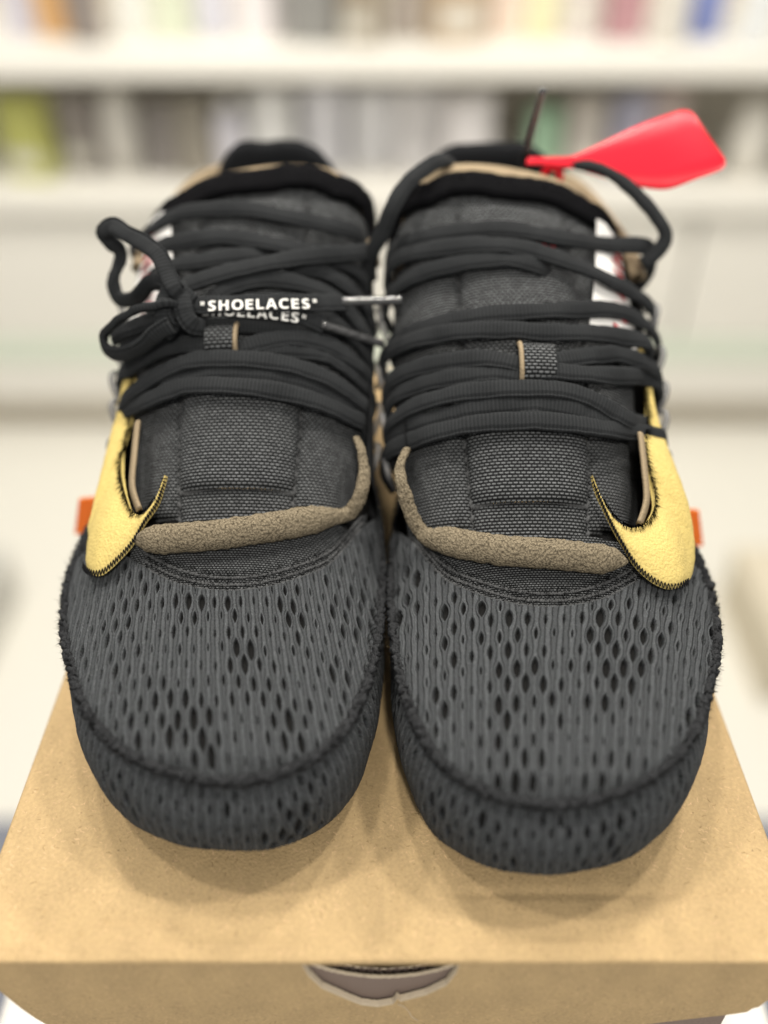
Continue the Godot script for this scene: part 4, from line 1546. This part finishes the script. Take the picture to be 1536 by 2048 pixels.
func _facing(p: PackedVector3Array) -> PackedVector3Array:
	var F := PackedVector3Array()
	for v in p:
		var w := clampf((v.x - sg * q0 * 0.01) / 0.048, -1.15, 1.15)
		F.append(Vector3(sin(w * 1.3), cos(w * 1.3) * 0.80, cos(w * 1.3) * 0.60).normalized())
	return F


func _lace_outline(w := 0.0033, th := 0.0013) -> PackedVector2Array:
	# flat lace: a soft oval with a bead along one edge
	var o := PackedVector2Array()
	for i in 32:
		var a := TAU * i / 32.0
		var x := w * signf(cos(a)) * pow(absf(cos(a)), 0.75)
		var y := th * signf(sin(a)) * pow(absf(sin(a)), 0.8)
		if x > w * 0.55:      # a groove, then the bead
			y = signf(y) * maxf(absf(y), 0.0) * 0.55
			if x > w * 0.72:
				y = signf(sin(a)) * th * 0.8 * sqrt(maxf(0.0, 1.0 - pow((x / w - 0.86) / 0.14, 2.0)))
		o.append(Vector2(x, y))
	return o


func _strand(parent: Node3D, called: String, cm: Array, w := 0.0033, th := 0.0013, face := Vector3.ZERO, twist: Array = []) -> void:
	var path := scaled(spline(points(cm), 10))
	var n := maxi(24, int(path.size() * 0.9))
	path = even(path, n)
	var F := _facing(path) if face == Vector3.ZERO else steady(n, Vector3(face.x * sg, face.y, face.z).normalized())
	if twist.size():
		for i in n:
			F[i] = F[i].rotated((path[mini(i + 1, n - 1)] - path[maxi(i - 1, 0)]).normalized(), _between(i / float(n - 1), twist))
	var swell := PackedFloat32Array()
	for i in n:
		path[i] += F[i] * 0.0003 * noise.get_noise_2d(i * 0.13, cm[0] * 7.0)
		F[i] = F[i].rotated((path[mini(i + 1, n - 1)] - path[maxi(i - 1, 0)]).normalized(), 0.38 * noise.get_noise_2d(i * 0.045, cm[1] * 9.0))
		swell.append(1.0 + 0.10 * noise.get_noise_2d(i * 0.07, cm[2] * 5.0) + 0.03 * noise.get_noise_2d(i * 0.5, cm[2] * 3.0))
	# the bead lies on the edge nearer the toe
	var k := n / 2
	var along := (path[k + 1] - path[k - 1]).normalized()
	var o := _lace_outline(w, th)
	if along.cross(F[k]).dot(Vector3(0, -0.6, 0.8)) < 0:
		for i in o.size():
			o[i].x = -o[i].x
		o.reverse()
	part(called, sweep(path, F, o, swell, 0.00012, 900.0), M.lace, parent)


func _laces(t: Node3D, left: bool) -> void:
	var lace := Node3D.new()
	lace.name = "shoelace"
	t.add_child(lace)
	for row in (LEFT_LACES if left else RIGHT_LACES):
		_strand(lace, "lace_strand", row)
	# clear plastic loops the lace runs through, outer and inner side
	for d in [[-4.55, 7.3, 13.3], [-4.6, 8.2, 14.6], [-4.75, 8.8, 15.7], [-4.8, 9.6, 17.0], [-4.75, 10.6, 18.6], [4.85, 7.2, 13.1], [4.95, 8.2, 14.4], [5.1, 9.2, 16.2], [5.05, 10.4, 18.4]]:
		var q: float = d[0] + (0.35 if d[0] > 0 and not left else 0.0)
		var p := PackedVector3Array()
		for i in 15:
			var w := PI * i / 14.0
			p.append(V(q + signf(q) * 0.35 * sin(w), d[1] - 0.9 + 0.75 * sin(w) - i * 0.03, d[2] + 0.55 * cos(w)))
		part("lace_loop", sweep(p, steady(15, Vector3(0, 1, 0)), oval(0.0013, 0.0011, 8)), M.clear, t)
	if left:
		_bow(lace)
	else:
		# over the collar to the back, its stiff end standing up, and round the outer side
		_strand(lace, "lace_strand", [6.15,10.9,19.6, 6.19,11.67,19.5, 6.04,12.22,19.4, 5.68,12.92,19.4, 5.30,13.80,19.6, 4.90,14.30,20.2, 4.32,14.65,20.9, 3.43,14.85,21.9, 2.9,14.4,22.9, 2.5,13.6,23.6], 0.0030, 0.0015, Vector3(-0.2, 0.75, 0.62))
		_strand(lace, "lace_strand", [-0.5,12.2,25.0, -0.35,13.2,24.9, -0.28,14.1,24.6, -0.30,14.5,24.35], 0.0016, 0.0013, Vector3(0, 0.5, 0.86))
		_strand(lace, "lace_strand", [-1.28,13.9,24.0, -1.89,14.35,23.0, -2.72,14.5,22.2, -3.61,14.25,21.5, -4.54,13.6,20.8, -5.12,13.0,20.3, -5.35,12.5,20.0, -4.97,12.05,19.6, -4.46,11.7,19.4], 0.0028, 0.0017, Vector3(-0.5, 0.7, 0.55))
		_aglet(lace, V(-0.30, 14.4, 24.4), V(-0.44, 17.2, 22.8), 0.0015)


func _aglet(lace: Node3D, a: Vector3, b: Vector3, rad: float) -> void:
	var p := even(PackedVector3Array([a, b]), 30)
	var size := PackedFloat32Array()
	for i in 30:
		size.append(1.0 + 0.03 * noise.get_noise_1d(i * 1.1 + rad * 5000.0))
	part("aglet", sweep(p, steady(30, Vector3(0.1, 0.7, 0.6)), oval(rad, rad * 0.85, 14), size, 0.0001, 800.0), M.tip, lace)


func _bow(lace: Node3D) -> void:
	# upper loop
	_strand(lace, "bow_loop", [-1.75,12.1,14.9, -1.87,12.52,14.6, -2.16,12.89,15.0, -2.47,13.34,15.5, -3.09,13.62,16.0, -3.86,13.75,16.6, -4.35,13.85,17.0, -4.85,13.50,17.3, -4.66,13.1,17.4, -4.46,12.75,17.5, -4.45,12.4,17.5, -4.69,11.92,17.3, -4.78,11.49,17.1, -4.55,11.12,16.8, -3.80,11.40,16.2, -2.94,12.30,15.6, -2.1,12.4,15.2], 0.0031, 0.0015, Vector3(0.1, 0.55, 0.83), [0.0, 0.5, 0.25, 0.15, 0.4, 0.0, 0.47, 0.7, 0.6, 0.9, 0.85, 0.7, 1.0, 0.5])
	# lower loop
	_strand(lace, "bow_loop", [-1.9,12.05,14.5, -2.25,12.16,14.3, -2.60,12.03,14.3, -3.36,11.79,14.4, -4.09,11.32,14.5, -4.61,10.84,14.6, -4.72,10.50,14.5, -4.48,10.20,14.3, -3.90,10.27,14.1, -3.13,10.73,13.9, -2.53,11.26,13.8, -2.0,11.55,13.8], 0.0031, 0.0015, Vector3(-0.1, 0.75, 0.65), [0.0, 0.9, 0.4, 1.15, 0.7, 1.25, 1.0, 0.7])
	_strand(lace, "lace_strand", [-4.55,10.35,15.1, -3.99,10.74,14.95, -3.37,11.05,14.8, -2.53,11.49,14.5, -1.9,11.8,14.4], 0.0031, 0.0014, Vector3(-0.1, 0.7, 0.7))
	# the knot: straps wound over each other
	_strand(lace, "knot_strap", [-2.75,12.35,16.2, -2.62,12.45,15.7, -2.2,12.45,15.2, -1.75,12.25,14.85, -1.35,11.95,14.75], 0.0032, 0.0017, Vector3(-0.1, 0.75, 0.65))
	_strand(lace, "knot_strap", [-1.95,12.25,15.5, -2.15,12.28,15.0, -2.28,12.08,14.55, -2.32,11.75,14.2, -2.22,11.4,14.0, -2.0,11.1,14.1], 0.0034, 0.0018, Vector3(-0.2, 0.6, 0.77))
	_strand(lace, "knot_strap", [-1.9,12.35,15.2, -1.72,12.2,14.7, -1.62,11.95,14.35, -1.5,11.65,14.1, -1.28,11.4,14.05, -1.0,11.2,14.3], 0.0033, 0.0018, Vector3(0.1, 0.6, 0.79))
	# the two ends: printed ribbon and clear tip
	_strand(lace, "lace_end", [-1.9,11.6,14.7, -1.3,11.86,14.66, -0.9,11.92,14.58, -0.20,11.98,14.55, 0.8,12.0,14.58, 1.72,11.97,14.69, 2.5,11.88,14.87, 3.10,11.75,15.13, 3.65,11.6,15.45, 3.95,11.5,15.66], 0.0033, 0.0009, Vector3(0.05, 0.74, 0.67))
	_strand(lace, "lace_end", [-1.9,11.5,15.0, -1.30,11.62,14.9, -0.4,11.72,14.72, 0.67,11.7,14.63, 1.6,11.6,14.66, 2.40,11.4,14.76, 2.9,11.2,14.78, 3.27,11.0,14.8], 0.0031, 0.0009, Vector3(0.05, 0.74, 0.67))
	_aglet(lace, V(3.85, 11.56, 15.62), V(6.05, 11.35, 16.2), 0.0017)
	_aglet(lace, V(3.15, 11.12, 14.70), V(5.35, 9.85, 15.6), 0.0015)
	_print(lace, [-1.3,11.86,14.66, -0.9,11.92,14.58, -0.20,11.98,14.55, 0.8,12.0,14.58, 1.72,11.97,14.69, 2.5,11.88,14.87, 3.10,11.75,15.13], 0.05, 0.98, -0.0004)
	_print(lace, [-1.30,11.62,14.9, -0.4,11.72,14.72, 0.67,11.7,14.63, 1.6,11.6,14.66, 2.40,11.4,14.76, 2.9,11.2,14.78], 0.0, 0.94, -0.0007)


func _print(lace: Node3D, cm: Array, from: float, to: float, low: float) -> void:
	# white capitals printed along the ribbon, each set upright on it
	var font := SystemFont.new()
	font.font_names = PackedStringArray(["Droid Sans"])
	font.font_weight = 700
	var text := "\"SHOELACES\""
	var wide := [0.55, 0.66, 0.82, 0.88, 0.66, 0.62, 0.80, 0.74, 0.66, 0.66, 0.55]
	var total := 0.0
	for w in wide:
		total += w
	var path := even(scaled(spline(points(cm), 12)), 200)
	var length := 0.0
	for i in 199:
		length += path[i].distance_to(path[i + 1])
	length *= to - from
	var z0 := Vector3(0.05, 0.74, 0.67).normalized()
	var run := 0.0
	for k in text.length():
		var m := TextMesh.new()
		m.text = text[k]
		m.font = font
		m.font_size = 64
		m.pixel_size = 0.001
		m.depth = 0.02
		m.curve_step = 1.0
		var f: float = from + (to - from) * (run + wide[k] * 0.5) / total
		run += wide[k]
		var i := clampi(int(f * 199), 1, 198)
		var x := (path[i + 1] - path[i - 1]).normalized()
		var z := (z0 - x * z0.dot(x)).normalized()
		var y := z.cross(x)
		var box := m.get_aabb()
		var o := part("lettering", m, M.print, lace)
		var cap := 0.0036 / 0.0457                   # capitals 4.0 mm high
		var sx: float = minf(wide[k] / total * length * 0.88 / box.size.x, cap * 1.25)
		if text[k] == "\"":
			sx = cap * 0.75
		o.basis = Basis(x * sx, y * cap, z * 0.02)
		o.position = path[i] + z * 0.00125 + y * (-0.0007 + low) - x * sx * (box.position.x + box.size.x / 2) - y * cap * (0.0457 / 2 + box.position.y if text[k] != "\"" else 0.0457 / 2 - 0.0 + box.position.y - (0.0457 - box.size.y))
